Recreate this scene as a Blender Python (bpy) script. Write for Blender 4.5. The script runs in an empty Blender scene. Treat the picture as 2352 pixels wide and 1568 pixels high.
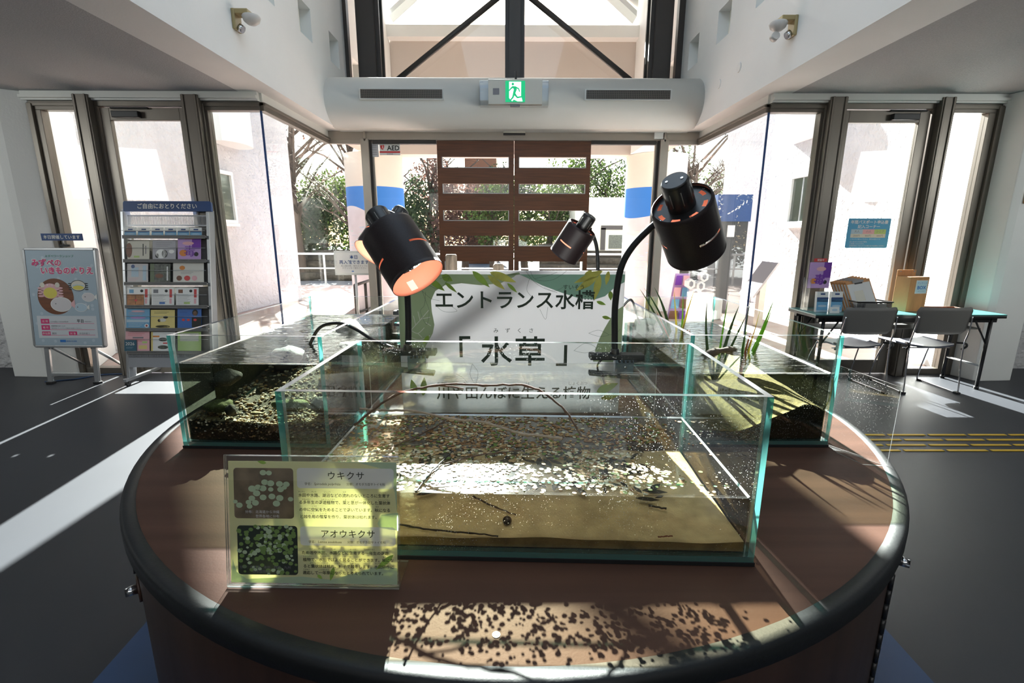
import bpy, math, random
from mathutils import Vector, Matrix
random.seed(7)
C = bpy.context.scene.collection
SC = bpy.context.scene
PI = math.pi
# ---------------------------------------------------------------- camera
F_PX, PITCH, ROLL, YAW, CAM_H = 1099.45, 0.2193, 0.0022, 0.0049, 1.38
_fw = Vector((math.sin(YAW)*math.cos(PITCH), math.cos(YAW)*math.cos(PITCH), -math.sin(PITCH)))
_rt0 = Vector((math.cos(YAW), -math.sin(YAW), 0))
_up0 = _rt0.cross(_fw)
_rt = math.cos(ROLL)*_rt0 + math.sin(ROLL)*_up0
_up = -math.sin(ROLL)*_rt0 + math.cos(ROLL)*_up0
cam_data = bpy.data.cameras.new('camera')
cam_data.sensor_width = 36
cam_data.lens = F_PX*36/2352
cam_data.clip_start = 0.05
cam_data.clip_end = 300
cam = bpy.data.objects.new('camera', cam_data)
C.objects.link(cam)
cam.matrix_world = Matrix(((_rt.x, _up.x, -_fw.x, 0), (_rt.y, _up.y, -_fw.y, 0), (_rt.z, _up.z, -_fw.z, CAM_H), (0, 0, 0, 1)))
SC.camera = cam
# ---------------------------------------------------------------- light
SUN_EL, SUN_AZ = 28.8, -5.6
world = bpy.data.worlds.new('world'); SC.world = world
world.use_nodes = True
nt = world.node_tree; nt.nodes.clear()
o_ = nt.nodes.new('ShaderNodeOutputWorld'); b_ = nt.nodes.new('ShaderNodeBackground'); s_ = nt.nodes.new('ShaderNodeTexSky')
s_.sky_type = 'NISHITA'; s_.sun_disc = False; s_.sun_elevation = math.radians(SUN_EL); s_.sun_rotation = math.radians(SUN_AZ)
s_.air_density = 1.0; s_.dust_density = 1.6; s_.ozone_density = 1.0
b_.inputs['Strength'].default_value = 0.25
nt.links.new(s_.outputs[0], b_.inputs['Color']); nt.links.new(b_.outputs[0], o_.inputs['Surface'])
sun_d = bpy.data.lights.new('sun', 'SUN'); sun_d.energy = 42.0; sun_d.angle = math.radians(0.55); sun_d.color = (1, 0.975, 0.94)
sun = bpy.data.objects.new('sun', sun_d); C.objects.link(sun)
_e, _a = math.radians(SUN_EL), math.radians(SUN_AZ)
_sd = Vector((math.sin(_a)*math.cos(_e), math.cos(_a)*math.cos(_e), math.sin(_e)))
sun.rotation_euler = (-_sd).to_track_quat('-Z', 'Y').to_euler()
def area(name, loc, aim, size, size_y, power, color=(1, 1, 1)):
    d = bpy.data.lights.new(name, 'AREA'); d.shape = 'RECTANGLE'; d.size = size; d.size_y = size_y; d.energy = power; d.color = color
    o = bpy.data.objects.new(name, d); C.objects.link(o); o.location = loc
    o.rotation_euler = (Vector(aim)-Vector(loc)).to_track_quat('-Z', 'Y').to_euler()
    return o
area('atrium_skylight', (0.05, 1.6, 5.35), (0.05, 1.9, 0), 2.2, 5.5, 52, (0.64, 0.82, 1.0))
area('hall_fill', (0.0, -2.8, 2.5), (0, 1.6, 0.9), 5.0, 0.8, 20, (1.0, 0.97, 0.93))  # unseen fill behind the camera, added to brighten surfaces facing it
for _s in (-1, 1):
    area('side_fill', (_s*5.9, 1.9, 2.45), (_s*4.75, 4.6, 1.2), 1.2, 1.2, 30, (0.96, 1.0, 0.98))  # unseen fills added to brighten the outer piers
SC.view_settings.view_transform = 'Standard'
SC.view_settings.look = 'None'
SC.view_settings.gamma = 1
SC.view_settings.use_curve_mapping = False
SC.view_settings.exposure = 0.75
SC.cycles.use_denoising = True
SC.cycles.max_bounces = 10
SC.cycles.diffuse_bounces = 4
SC.cycles.glossy_bounces = 4
SC.cycles.transmission_bounces = 6
SC.cycles.transparent_max_bounces = 40
SC.cycles.caustics_reflective = False
SC.cycles.caustics_refractive = False
SC.cycles.sample_clamp_indirect = 8
SC.cycles.blur_glossy = 0.5

# ---------------------------------------------------------------- pixel ray -> point on a real plane (used to read positions off the photo)
def ray(u, v):
    return ((u-1176)/F_PX)*_rt - ((v-784)/F_PX)*_up + _fw
def at(u, v, Y):
    d = ray(u, v); t = Y/d.y
    return Vector((t*d.x, Y, CAM_H+t*d.z))
def atz(u, v, Z):
    d = ray(u, v); t = (Z-CAM_H)/d.z
    return Vector((t*d.x, t*d.y, Z))

# ---------------------------------------------------------------- materials
MATS = {}
def mat(name, col, rough=0.5, metal=0.0, spec=0.5, noise=None, bump=None, emit=None, coat=0.0, sheen=0.0, trans=0.0):
    """noise=(scale, amount[, stretch xyz]) varies the colour; bump=(scale, strength)"""
    m = bpy.data.materials.new(name); m.use_nodes = True
    n = m.node_tree.nodes; l = m.node_tree.links
    p = n['Principled BSDF']
    p.inputs['Base Color'].default_value = (*col, 1)
    p.inputs['Roughness'].default_value = rough
    p.inputs['Metallic'].default_value = metal
    p.inputs['Specular IOR Level'].default_value = spec
    p.inputs['Coat Weight'].default_value = coat
    tc = n.new('ShaderNodeTexCoord')
    if noise:
        mp = n.new('ShaderNodeMapping'); mp.inputs['Scale'].default_value = noise[2] if len(noise) > 2 else (1, 1, 1)
        t = n.new('ShaderNodeTexNoise'); t.inputs['Scale'].default_value = noise[0]; t.inputs['Detail'].default_value = 6
        l.new(tc.outputs['Object'], mp.inputs[0]); l.new(mp.outputs[0], t.inputs['Vector'])
        r = n.new('ShaderNodeValToRGB')
        a = noise[1]
        r.color_ramp.elements[0].position = 0.3; r.color_ramp.elements[1].position = 0.7
        r.color_ramp.elements[0].color = (*[c*(1-a) for c in col], 1); r.color_ramp.elements[1].color = (*[min(1, c*(1+a)) for c in col], 1)
        l.new(t.outputs['Fac'], r.inputs[0]); l.new(r.outputs[0], p.inputs['Base Color'])
    if bump:
        t2 = n.new('ShaderNodeTexNoise'); t2.inputs['Scale'].default_value = bump[0]; t2.inputs['Detail'].default_value = 5
        bm = n.new('ShaderNodeBump'); bm.inputs['Strength'].default_value = bump[1]; bm.inputs['Distance'].default_value = bump[2] if len(bump) > 2 else 0.02
        l.new(tc.outputs['Object'], t2.inputs['Vector']); l.new(t2.outputs['Fac'], bm.inputs['Height']); l.new(bm.outputs[0], p.inputs['Normal'])
    if emit:
        p.inputs['Emission Color'].default_value = (*emit[0], 1); p.inputs['Emission Strength'].default_value = emit[1]
    if trans:
        tr = n.new('ShaderNodeBsdfTranslucent'); tr.inputs['Color'].default_value = (*col, 1)
        mx = n.new('ShaderNodeMixShader'); mx.inputs[0].default_value = trans
        out = n['Material Output']
        l.new(p.outputs[0], mx.inputs[1]); l.new(tr.outputs[0], mx.inputs[2]); l.new(mx.outputs[0], out.inputs['Surface'])
        if noise: l.new(r.outputs[0], tr.inputs['Color'])
    MATS[name] = m
    return m
def glass(name, tint=(1, 1, 1), f0=0.04, rough=0.0, specks=None, ripple=None, gtint=(1, 1, 1)):
    """clear thin sheet: straight-through transmission plus fresnel reflection; specks=(scale, threshold, opacity) = dirt; ripple=(scale, strength)"""
    m = bpy.data.materials.new(name); m.use_nodes = True
    n = m.node_tree.nodes; l = m.node_tree.links; n.clear()
    out = n.new('ShaderNodeOutputMaterial'); tr = n.new('ShaderNodeBsdfTransparent'); gl = n.new('ShaderNodeBsdfGlossy')
    tr.inputs[0].default_value = (*tint, 1); gl.inputs['Roughness'].default_value = rough; gl.inputs['Color'].default_value = (*gtint, 1)
    lw = n.new('ShaderNodeLayerWeight'); lw.inputs['Blend'].default_value = 0.5
    pw = n.new('ShaderNodeMath'); pw.operation = 'POWER'; pw.inputs[1].default_value = 5
    ml = n.new('ShaderNodeMath'); ml.operation = 'MULTIPLY_ADD'; ml.inputs[1].default_value = 1-f0; ml.inputs[2].default_value = f0
    l.new(lw.outputs['Facing'], pw.inputs[0]); l.new(pw.outputs[0], ml.inputs[0])
    mx = n.new('ShaderNodeMixShader'); l.new(ml.outputs[0], mx.inputs[0]); l.new(tr.outputs[0], mx.inputs[1]); l.new(gl.outputs[0], mx.inputs[2])
    tc = n.new('ShaderNodeTexCoord')
    if ripple:
        mp = n.new('ShaderNodeMapping'); mp.inputs['Scale'].default_value = ripple[3] if len(ripple) > 3 else (1, 1, 1)
        t = n.new('ShaderNodeTexNoise'); t.inputs['Scale'].default_value = ripple[0]; t.inputs['Detail'].default_value = 2
        bm = n.new('ShaderNodeBump'); bm.inputs['Strength'].default_value = ripple[1]; bm.inputs['Distance'].default_value = ripple[2]
        l.new(tc.outputs['Object'], mp.inputs[0]); l.new(mp.outputs[0], t.inputs['Vector']); l.new(t.outputs['Fac'], bm.inputs['Height'])
        l.new(bm.outputs[0], gl.inputs['Normal'])
    res = mx
    if specks:
        v = n.new('ShaderNodeTexVoronoi'); v.inputs['Scale'].default_value = specks[0]
        t3 = n.new('ShaderNodeTexNoise'); t3.inputs['Scale'].default_value = 5; t3.inputs['Detail'].default_value = 3
        l.new(tc.outputs['Object'], v.inputs['Vector']); l.new(tc.outputs['Object'], t3.inputs['Vector'])
        mt = n.new('ShaderNodeMath'); mt.operation = 'MULTIPLY_ADD'; mt.inputs[1].default_value = specks[1]*2.4; mt.inputs[2].default_value = -specks[1]*0.75
        l.new(t3.outputs['Fac'], mt.inputs[0])
        lt = n.new('ShaderNodeMath'); lt.operation = 'LESS_THAN'; l.new(v.outputs['Distance'], lt.inputs[0]); l.new(mt.outputs[0], lt.inputs[1])
        op = n.new('ShaderNodeMath'); op.operation = 'MULTIPLY'; op.inputs[1].default_value = specks[2]; l.new(lt.outputs[0], op.inputs[0])
        df = n.new('ShaderNodeBsdfDiffuse'); df.inputs[0].default_value = (0.8, 0.82, 0.8, 1); tl = n.new('ShaderNodeBsdfTranslucent'); tl.inputs[0].default_value = (0.8, 0.82, 0.8, 1)
        ad = n.new('ShaderNodeMixShader'); ad.inputs[0].default_value = 0.6; l.new(df.outputs[0], ad.inputs[1]); l.new(tl.outputs[0], ad.inputs[2])
        m2 = n.new('ShaderNodeMixShader'); l.new(op.outputs[0], m2.inputs[0]); l.new(mx.outputs[0], m2.inputs[1]); l.new(ad.outputs[0], m2.inputs[2])
        res = m2
    l.new(res.outputs[0], out.inputs['Surface'])
    MATS[name] = m
    return m
def edge_glass(name, col, body=0.5):
    m = bpy.data.materials.new(name); m.use_nodes = True
    n = m.node_tree.nodes; l = m.node_tree.links; n.clear()
    out = n.new('ShaderNodeOutputMaterial'); tr = n.new('ShaderNodeBsdfTransparent'); tr.inputs[0].default_value = (*col, 1)
    df = n.new('ShaderNodeBsdfDiffuse'); df.inputs[0].default_value = (*col, 1); tl = n.new('ShaderNodeBsdfTranslucent'); tl.inputs[0].default_value = (*[min(1, c*1.15) for c in col], 1)
    gl = n.new('ShaderNodeBsdfGlossy'); gl.inputs['Roughness'].default_value = 0.15
    a = n.new('ShaderNodeMixShader'); a.inputs[0].default_value = 0.65; l.new(df.outputs[0], a.inputs[1]); l.new(tl.outputs[0], a.inputs[2])
    b = n.new('ShaderNodeMixShader'); b.inputs[0].default_value = body; l.new(tr.outputs[0], b.inputs[1]); l.new(a.outputs[0], b.inputs[2])
    c = n.new('ShaderNodeMixShader'); lw = n.new('ShaderNodeLayerWeight'); lw.inputs['Blend'].default_value = 0.62; l.new(lw.outputs['Facing'], c.inputs[0]); l.new(b.outputs[0], c.inputs[1]); l.new(gl.outputs[0], c.inputs[2])
    l.new(c.outputs[0], out.inputs['Surface']); MATS[name] = m
    return m

WHITE_WALL = mat('white_paint', (0.78, 0.79, 0.77), 0.7, noise=(1.5, 0.03), bump=(60, 0.05))
GREY_CEIL = mat('grey_ceiling_plaster', (0.44, 0.445, 0.45), 0.9, noise=(90, 0.10, (1, 2.5, 1)), bump=(120, 0.5, 0.01))
TRIM_WHITE = mat('trim_white', (0.74, 0.75, 0.71), 0.5)
BRONZE = mat('bronze_aluminium', (0.185, 0.165, 0.14), 0.38, 0.6, noise=(6, 0.06, (1, 1, 0.1)))
BRONZE_L = mat('bronze_aluminium_light', (0.40, 0.36, 0.31), 0.4, 0.45)
STEEL_DK = mat('dark_brown_steel', (0.035, 0.03, 0.026), 0.5)
DUCT = mat('duct_paint', (0.62, 0.63, 0.60), 0.55)
BLACK = mat('black_plastic', (0.012, 0.012, 0.013), 0.35)
BLACK_M = mat('black_rubber', (0.010, 0.011, 0.012), 0.55, spec=0.3, bump=(200, 0.05))
GRILLE = mat('grille_dark', (0.05, 0.047, 0.04), 0.6)
GREY_PL = mat('grey_plastic', (0.16, 0.155, 0.145), 0.55)
SILVER = mat('silver_aluminium', (0.42, 0.43, 0.44), 0.38, 0.7)
SILVER_P = mat('silver_paint', (0.33, 0.34, 0.36), 0.45, 0.2)
CHROME = mat('chrome', (0.7, 0.7, 0.72), 0.12, 1.0)
WHITE_P = mat('white_plastic', (0.75, 0.76, 0.74), 0.4)
PAPER = mat('white_paper', (0.78, 0.79, 0.78), 0.7, trans=0.15)
NAVY = mat('navy_print', (0.012, 0.055, 0.19), 0.5)
BLUE = mat('blue_print', (0.02, 0.16, 0.5), 0.5)
CYAN = mat('cyan_blue_print', (0.07, 0.36, 0.62), 0.5)
BLACK_INK = mat('black_ink', (0.015, 0.018, 0.016), 0.6)
GREEN_INK = mat('dark_green_ink', (0.012, 0.03, 0.016), 0.6)
GREY_INK = mat('grey_ink', (0.2, 0.2, 0.22), 0.6)
MAGENTA = mat('magenta_print', (0.62, 0.03, 0.17), 0.5)
RED = mat('red_print', (0.6, 0.04, 0.04), 0.5)
PINK = mat('pink_print', (0.75, 0.42, 0.45), 0.6)
LILAC = mat('lilac_print', (0.50, 0.32, 0.62), 0.6)
PURPLE = mat('purple_print', (0.16, 0.03, 0.35), 0.6)
YELLOW = mat('yellow_print', (0.72, 0.60, 0.22), 0.6)
LBLUE = mat('light_blue_print', (0.42, 0.56, 0.66), 0.5)
SKYB = mat('sky_blue_print', (0.13, 0.36, 0.58), 0.5)
NICHE = mat('niche_cream', (0.88, 0.87, 0.78), 0.8)
CREAM = mat('cream_print', (0.66, 0.64, 0.55), 0.6)
LGREEN = mat('light_green_print', (0.45, 0.62, 0.2), 0.6)
ORANGE = mat('orange_print', (0.7, 0.25, 0.05), 0.6)
BROWN = mat('brown_print', (0.16, 0.05, 0.015), 0.5, noise=(6, 0.3, (0.3, 1, 6)))
DKIMG = mat('dark_photo_print', (0.08, 0.09, 0.07), 0.5, noise=(40, 0.7))
GREENEX = mat('exit_green', (0.0, 0.33, 0.12), 0.4, emit=((0.0, 0.42, 0.16), 0.55))
WHITEEX = mat('exit_white', (0.8, 0.85, 0.82), 0.4, emit=((0.85, 1.0, 0.93), 0.85))
WOODB = mat('dark_brown_wood', (0.12, 0.042, 0.014), 0.45, noise=(3, 0.25, (1, 1, 14)))
LWOOD = mat('light_wood', (0.50, 0.24, 0.09), 0.5, noise=(5, 0.18, (6, 1, 0.7)))
TABLEW = mat('walnut_laminate', (0.074, 0.037, 0.026), 0.55, spec=0.10, noise=(2.2, 0.22, (0.35, 7, 1)), bump=(220, 0.03))
CABW = mat('walnut_cabinet', (0.048, 0.023, 0.015), 0.42, noise=(2.5, 0.25, (9, 9, 0.4)))
BLUEMAT = mat('blue_floor_vinyl', (0.018, 0.055, 0.14), 0.5, noise=(2, 0.12))
TACT = mat('yellow_tactile', (0.62, 0.40, 0.02), 0.5)
DESKTOP = mat('green_desk_top', (0.06, 0.22, 0.21), 0.28, coat=0.3)
CHAIRS = mat('chair_seat_blue_grey', (0.20, 0.22, 0.28), 0.5)
UNDERWATER_SHADE = mat('underwater_shade', (0.045, 0.05, 0.02), 0.8, noise=(30, 0.6))  # dark olive tone stands in for shade below the waterline
def floor_mat():
    m = mat('charcoal_vinyl_floor', (0.022, 0.025, 0.031), 0.46, noise=(1.3, 0.12), bump=(350, 0.04))
    return m
FLOOR = floor_mat()
STUCCO = mat('white_stucco', (0.56, 0.56, 0.57), 0.9, noise=(4, 0.05), bump=(14, 1.0, 0.06))
WGLASS = glass('window_glass', (0.94, 0.965, 0.955), 0.02)
TGLASS = glass('tank_glass', (0.965, 0.985, 0.975), 0.05, 0.0, specks=(220, 0.17, 0.5))
TEDGE = edge_glass('tank_glass_edge', (0.16, 0.60, 0.56), 0.45)
ACRYL = glass('clear_acrylic', (0.97, 0.98, 0.98), 0.05)
AEDGE = edge_glass('acrylic_edge', (0.85, 0.9, 0.9), 0.45)

# ---------------------------------------------------------------- mesh builder
class MB:
    def __init__(s): s.v = []; s.f = []; s.m = []; s.sm = []; s.mats = []
    def mi(s, m):
        if m not in s.mats: s.mats.append(m)
        return s.mats.index(m)
    def face(s, idx, m, smooth=False): s.f.append(idx); s.m.append(s.mi(m)); s.sm.append(smooth)
    def add(s, vs, fs, m, smooth=False):
        b = len(s.v); s.v += [tuple(x) for x in vs]
        for f in fs: s.face([b+i for i in f], m, smooth)
        return b
    def box(s, x0, x1, y0, y1, z0, z1, m, M=None, ends=None):
        vs = [Vector((x, y, z)) for x in (x0, x1) for y in (y0, y1) for z in (z0, z1)]
        if M is not None: vs = [M @ q for q in vs]
        fs = [(0, 1, 3, 2), (4, 6, 7, 5), (0, 4, 5, 1), (2, 3, 7, 6), (0, 2, 6, 4), (1, 5, 7, 3)]
        if ends is None: s.add(vs, fs, m)
        else:
            d = (x1-x0, y1-y0, z1-z0); k = d.index(min(d)); b = len(s.v); s.v += [tuple(q) for q in vs]
            for i, f in enumerate(fs): s.face([b+j for j in f], m if i//2 == k else ends)
        return s
    def quad(s, pts, m): s.add(pts, [tuple(range(len(pts)))], m); return s
    def cyl(s, p0, p1, r0, r1=None, m=None, seg=24, cap=True, smooth=True, capm=None):
        p0, p1 = Vector(p0), Vector(p1); r1 = r0 if r1 is None else r1
        d = (p1-p0).normalized(); a = d.orthogonal().normalized(); b = d.cross(a)
        vs = []
        for p, r in ((p0, r0), (p1, r1)):
            for i in range(seg):
                t = 2*PI*i/seg; vs.append(p+r*(math.cos(t)*a+math.sin(t)*b))
        k = s.add(vs, [(i, (i+1) % seg, seg+(i+1) % seg, seg+i) for i in range(seg)], m, smooth)
        if cap:
            s.face([k+i for i in range(seg)][::-1], capm or m); s.face([k+seg+i for i in range(seg)], capm or m)
        return s
    def tube(s, pts, r, m, seg=12, cap=True, flat=1.0):
        pts = [Vector(p) for p in pts]; n = len(pts); rs = r if isinstance(r, (list, tuple)) else [r]*n
        d0 = (pts[1]-pts[0]).normalized(); a = d0.orthogonal().normalized(); vs = []
        for i, p in enumerate(pts):
            d = ((pts[min(i+1, n-1)]-pts[max(i-1, 0)])).normalized(); a = (a-a.dot(d)*d).normalized(); b = d.cross(a)
            for j in range(seg):
                t = 2*PI*j/seg; vs.append(p+rs[i]*(math.cos(t)*a+flat*math.sin(t)*b))
        k = s.add(vs, [(i*seg+j, i*seg+(j+1) % seg, (i+1)*seg+(j+1) % seg, (i+1)*seg+j) for i in range(n-1) for j in range(seg)], m, True)
        if cap:
            s.face([k+j for j in range(seg)][::-1], m); s.face([k+(n-1)*seg+j for j in range(seg)], m)
        return s
    def lathe(s, prof, m, seg=64, c=(0, 0, 0), M=None, a0=0, a1=2*PI, smooth=True, ms=None):
        full = abs(a1-a0-2*PI) < 1e-6; n = len(prof); k = seg if full else seg+1; vs = []
        for i in range(k):
            t = a0+(a1-a0)*i/seg
            for r, z in prof:
                q = Vector((c[0]+r*math.cos(t), c[1]+r*math.sin(t), c[2]+z)); vs.append(M @ q if M is not None else q)
        b = len(s.v); s.v += [tuple(x) for x in vs]
        for i in range(seg):
            i2 = (i+1) % k
            for j in range(n-1):
                s.face([b+i*n+j, b+i2*n+j, b+i2*n+j+1, b+i*n+j+1], (ms[j] if ms else m), smooth)
        return s
    def prism(s, poly, z0, z1, m, axis='y', M=None, side=None):
        """poly in (x,z) extruded along y when axis='y'; in (x,y) along z when axis='z'; in (y,z) along x when axis='x'"""
        def P(a, b, h): return Vector((a, h, b)) if axis == 'y' else (Vector((a, b, h)) if axis == 'z' else Vector((h, a, b)))
        n = len(poly); vs = [P(a, b, z0) for a, b in poly]+[P(a, b, z1) for a, b in poly]
        if M is not None: vs = [M @ q for q in vs]
        k = s.add(vs, [tuple(range(n))[::-1], tuple(range(n, 2*n))], m)
        for i in range(n): s.face([k+i, k+(i+1) % n, k+n+(i+1) % n, k+n+i], side or m)
        return s
    def text(s, body, size, x, z, y, m, align='CENTER', sx=1.0, bold=0.0, shear=0.0, space=1.0):
        """lettering on a panel facing -y: baseline at (x, z)"""
        cu = bpy.data.curves.new('lettering', 'FONT'); cu.body = body; cu.size = size; cu.align_x = align; cu.resolution_u = 2
        cu.offset = bold; cu.shear = shear; cu.space_character = space
        ob = bpy.data.objects.new('lettering', cu); me = bpy.data.meshes.new_from_object(ob)
        b = len(s.v); s.v += [(x+q.co.x*sx, y, z+q.co.y) for q in me.vertices]
        for p in me.polygons: s.face([b+i for i in p.vertices], m)
        bpy.data.objects.remove(ob); bpy.data.curves.remove(cu); bpy.data.meshes.remove(me)
        return s
    def ico(s, c, r, m, sc=(1, 1, 1), jit=0.0, sub=1, rot=None, smooth=True):
        vs, fs = ICO[sub]; R = rot if rot is not None else Matrix.Identity(3)
        s.add([Vector(c)+R @ Vector((v[0]*sc[0], v[1]*sc[1], v[2]*sc[2]))*r*(1+random.uniform(-jit, jit)) for v in vs], fs, m, smooth)
        return s
    def build(s, name, parent=None, loc=None, rot=None, bevel=0.0, label=None, cat=None, group=None, kind=None):
        me = bpy.data.meshes.new(name); me.from_pydata(s.v, [], s.f)
        for m in s.mats: me.materials.append(m)
        me.polygons.foreach_set('material_index', s.m); me.polygons.foreach_set('use_smooth', s.sm); me.update()
        o = bpy.data.objects.new(name, me); C.objects.link(o)
        if loc is not None: o.location = loc
        if rot is not None: o.rotation_euler = rot
        if parent: o.parent = parent
        if bevel:
            bv = o.modifiers.new('bevel', 'BEVEL'); bv.width = bevel; bv.segments = 2; bv.limit_method = 'ANGLE'; bv.angle_limit = math.radians(50)
        tag(o, label, cat, group, kind)
        return o
def _ico():
    t = (1+5**.5)/2; v = [Vector(p).normalized() for p in [(-1, t, 0), (1, t, 0), (-1, -t, 0), (1, -t, 0), (0, -1, t), (0, 1, t), (0, -1, -t), (0, 1, -t), (t, 0, -1), (t, 0, 1), (-t, 0, -1), (-t, 0, 1)]]
    f = [(0, 11, 5), (0, 5, 1), (0, 1, 7), (0, 7, 10), (0, 10, 11), (1, 5, 9), (5, 11, 4), (11, 10, 2), (10, 7, 6), (7, 1, 8), (3, 9, 4), (3, 4, 2), (3, 2, 6), (3, 6, 8), (3, 8, 9), (4, 9, 5), (2, 4, 11), (6, 2, 10), (8, 6, 7), (9, 8, 1)]
    out = {1: (list(v), f)}
    for lv in (2, 3):
        v2, f2 = list(out[lv-1][0]), []; cache = {}
        def mid(a, b):
            k = (min(a, b), max(a, b))
            if k not in cache: cache[k] = len(v2); v2.append((v2[a]+v2[b]).normalized())
            return cache[k]
        for a, b, c in out[lv-1][1]:
            ab, bc, ca = mid(a, b), mid(b, c), mid(c, a); f2 += [(a, ab, ca), (b, bc, ab), (c, ca, bc), (ab, bc, ca)]
        out[lv] = (v2, f2)
    return out
ICO = _ico()
def tag(o, label=None, cat=None, group=None, kind=None):
    if label: o['label'] = label
    if cat: o['category'] = cat
    if group: o['group'] = group
    if kind: o['kind'] = kind
    return o
def empty(name, loc=(0, 0, 0), rz=0.0, label=None, cat=None, group=None, kind=None, rx=0.0, ry=0.0):
    o = bpy.data.objects.new(name, None); C.objects.link(o); o.location = loc; o.rotation_euler = (rx, ry, rz); o.empty_display_size = 0.1
    return tag(o, label, cat, group, kind)
def copy_tree(o, parent=None):
    c = o.copy(); C.objects.link(c)
    if parent: c.parent = parent
    for ch in [k for k in C.objects if k.parent == o]: copy_tree(ch, c)
    return c
def smooth_path(pts, n=8):
    P = [Vector(p) for p in pts]; out = []
    for i in range(len(P)-1):
        p0, p1, p2, p3 = P[max(i-1, 0)], P[i], P[i+1], P[min(i+2, len(P)-1)]
        for k in range(n):
            t = k/n; out.append(0.5*((2*p1)+(p2-p0)*t+(2*p0-5*p1+4*p2-p3)*t*t+(3*p1-p0-3*p2+p3)*t**3))
    out.append(P[-1]); return out
def rrect(x0, x1, z0, z1, r, n=5, corners=(1, 1, 1, 1)):
    out = []
    for k, (cx, cz, a) in enumerate(((x1-r, z1-r, 0), (x0+r, z1-r, PI/2), (x0+r, z0+r, PI), (x1-r, z0+r, 1.5*PI))):
        if corners[k]:
            for i in range(n+1): out.append((cx+r*math.cos(a+PI/2*i/n), cz+r*math.sin(a+PI/2*i/n)))
        else: out.append(((x1, z1), (x0, z1), (x0, z0), (x1, z0))[k])
    return out
def ell(cx, cz, rx, rz, n=20, a0=0): return [(cx+rx*math.cos(2*PI*i/n+a0), cz+rz*math.sin(2*PI*i/n+a0)) for i in range(n)]
def flat(mb, poly, y, m): mb.quad([(a, y, b) for a, b in poly], m)
# ================================================================ THE SETTING
Y1, Y2, YU = 4.70, 6.335, 6.60     # window wall, entry wall, upper window
XL, XR, XC = -2.257, 2.359, 0.05
UL, UR = -2.07, 2.17               # inner faces of the upper walls
ZC = 2.62
m = MB(); m.box(-8, 8, -4.5, 4.83, -0.12, 0, FLOOR); m.box(XL, XR, 4.83, 6.36, -0.12, 0, FLOOR); m.box(-8, -4.95, 4.83, 6.36, -0.12, 0, FLOOR); m.box(4.95, 8, 4.83, 6.36, -0.12, 0, FLOOR)
m.build('floor', label='charcoal vinyl floor of the entrance hall', cat='floor', kind='structure')
for sx, nm in ((-1, 'left'), (1, 'right')):
    x0, x1 = (-8, -2.42) if sx < 0 else (2.52, 8)
    MB().box(x0, x1, -4.5, Y1+0.1, ZC, ZC+0.2, GREY_CEIL).build('ceiling_'+nm, label='low grey textured ceiling on the %s side of the hall' % nm, cat='ceiling', kind='structure')
    # beam wall above with square openings
    a, b = (-2.42, UL) if sx < 0 else (UR, 2.52)
    mid = UL-0.12 if sx < 0 else UR+0.12
    m = MB(); inner = (min(mid, UL), max(mid, UL)) if sx < 0 else (UR, mid); outer = (a, mid) if sx < 0 else (mid, b)
    m.box(outer[0], outer[1], -4.5, 6.7, ZC, 5.45, WHITE_WALL); m.box(outer[0], outer[1], 6.7, 9.14, 2.80, 5.45, WHITE_WALL)
    ys = [3.62+0.83*k for k in range(-5, 7) if 3.62+0.83*k+0.31 < 9.1]
    y = -4.5
    for yy in ys:
        zb_ = ZC if yy < 6.5 else 2.80; m.box(inner[0], inner[1], y, yy, zb_, 5.45, WHITE_WALL); m.box(inner[0], inner[1], yy, yy+0.31, zb_, 3.335, WHITE_WALL)
        m.box(inner[0], inner[1], yy, yy+0.31, 3.65, 5.45, WHITE_WALL); y = yy+0.31
    m.box(inner[0], inner[1], y, 9.14, 2.80, 5.45, WHITE_WALL)
    for yy in ys: m.box(mid-0.004, mid+0.004, yy, yy+0.31, 3.335, 3.65, NICHE)
    m.build('wall_upper_'+nm, label='tall white wall with small square niches above the %s windows' % nm, cat='wall', kind='structure')
    # outer side walls of the hall and wing piers
    X = -7 if sx < 0 else 7
    m = MB(); m.box(min(X, X+sx*0.2), max(X, X+sx*0.2), -4.5, 6.0, 0, ZC, GREY_CEIL); m.box(min(X, sx*4.87), max(X, sx*4.87), 5.9, 6.1, 0, ZC, GREY_CEIL)
    m.build('wall_far_'+nm, label='dim grey wall at the far %s of the hall' % nm, cat='wall', kind='structure')
    e = 4.90 if sx < 0 else 4.89
    j = 4.33 if sx < 0 else 4.47
    yb = 4.57 if sx < 0 else 4.46
    s0 = 4.50 if sx < 0 else 4.515
    poly = [(sx*e, yb), (sx*(s0+0.06), yb-0.02), (sx*s0, yb), (sx*j, Y1-0.02), (sx*j, Y1+0.16), (sx*e, Y1+1.3)]
    MB().prism(poly, 0, ZC, WHITE_WALL, 'z').build('wall_pier_'+nm, label='white pier at the outer end of the %s windows' % nm, cat='wall', kind='structure', bevel=0.006)
# back wall and roof, closing the hall
m = MB(); m.box(-8, 8, -4.7, -4.5, 0, 5.4, WHITE_WALL); m.build('wall_back', label='white wall behind the viewpoint', cat='wall', kind='structure')
m = MB()
for sx in (-1, 1):
    xe = UL-0.35 if sx < 0 else UR+0.35
    m.prism([(XC, 6.84), (xe, 5.10), (xe, 5.27), (XC, 7.02)], -4.7, 9.5 if sx < 0 else 10.7, WHITE_WALL, 'y')  # right slope runs farther out, added to block a sun streak indoors
m.build('ceiling_vault', label='white gabled roof over the hall and porch', cat='ceiling', kind='structure')

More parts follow.
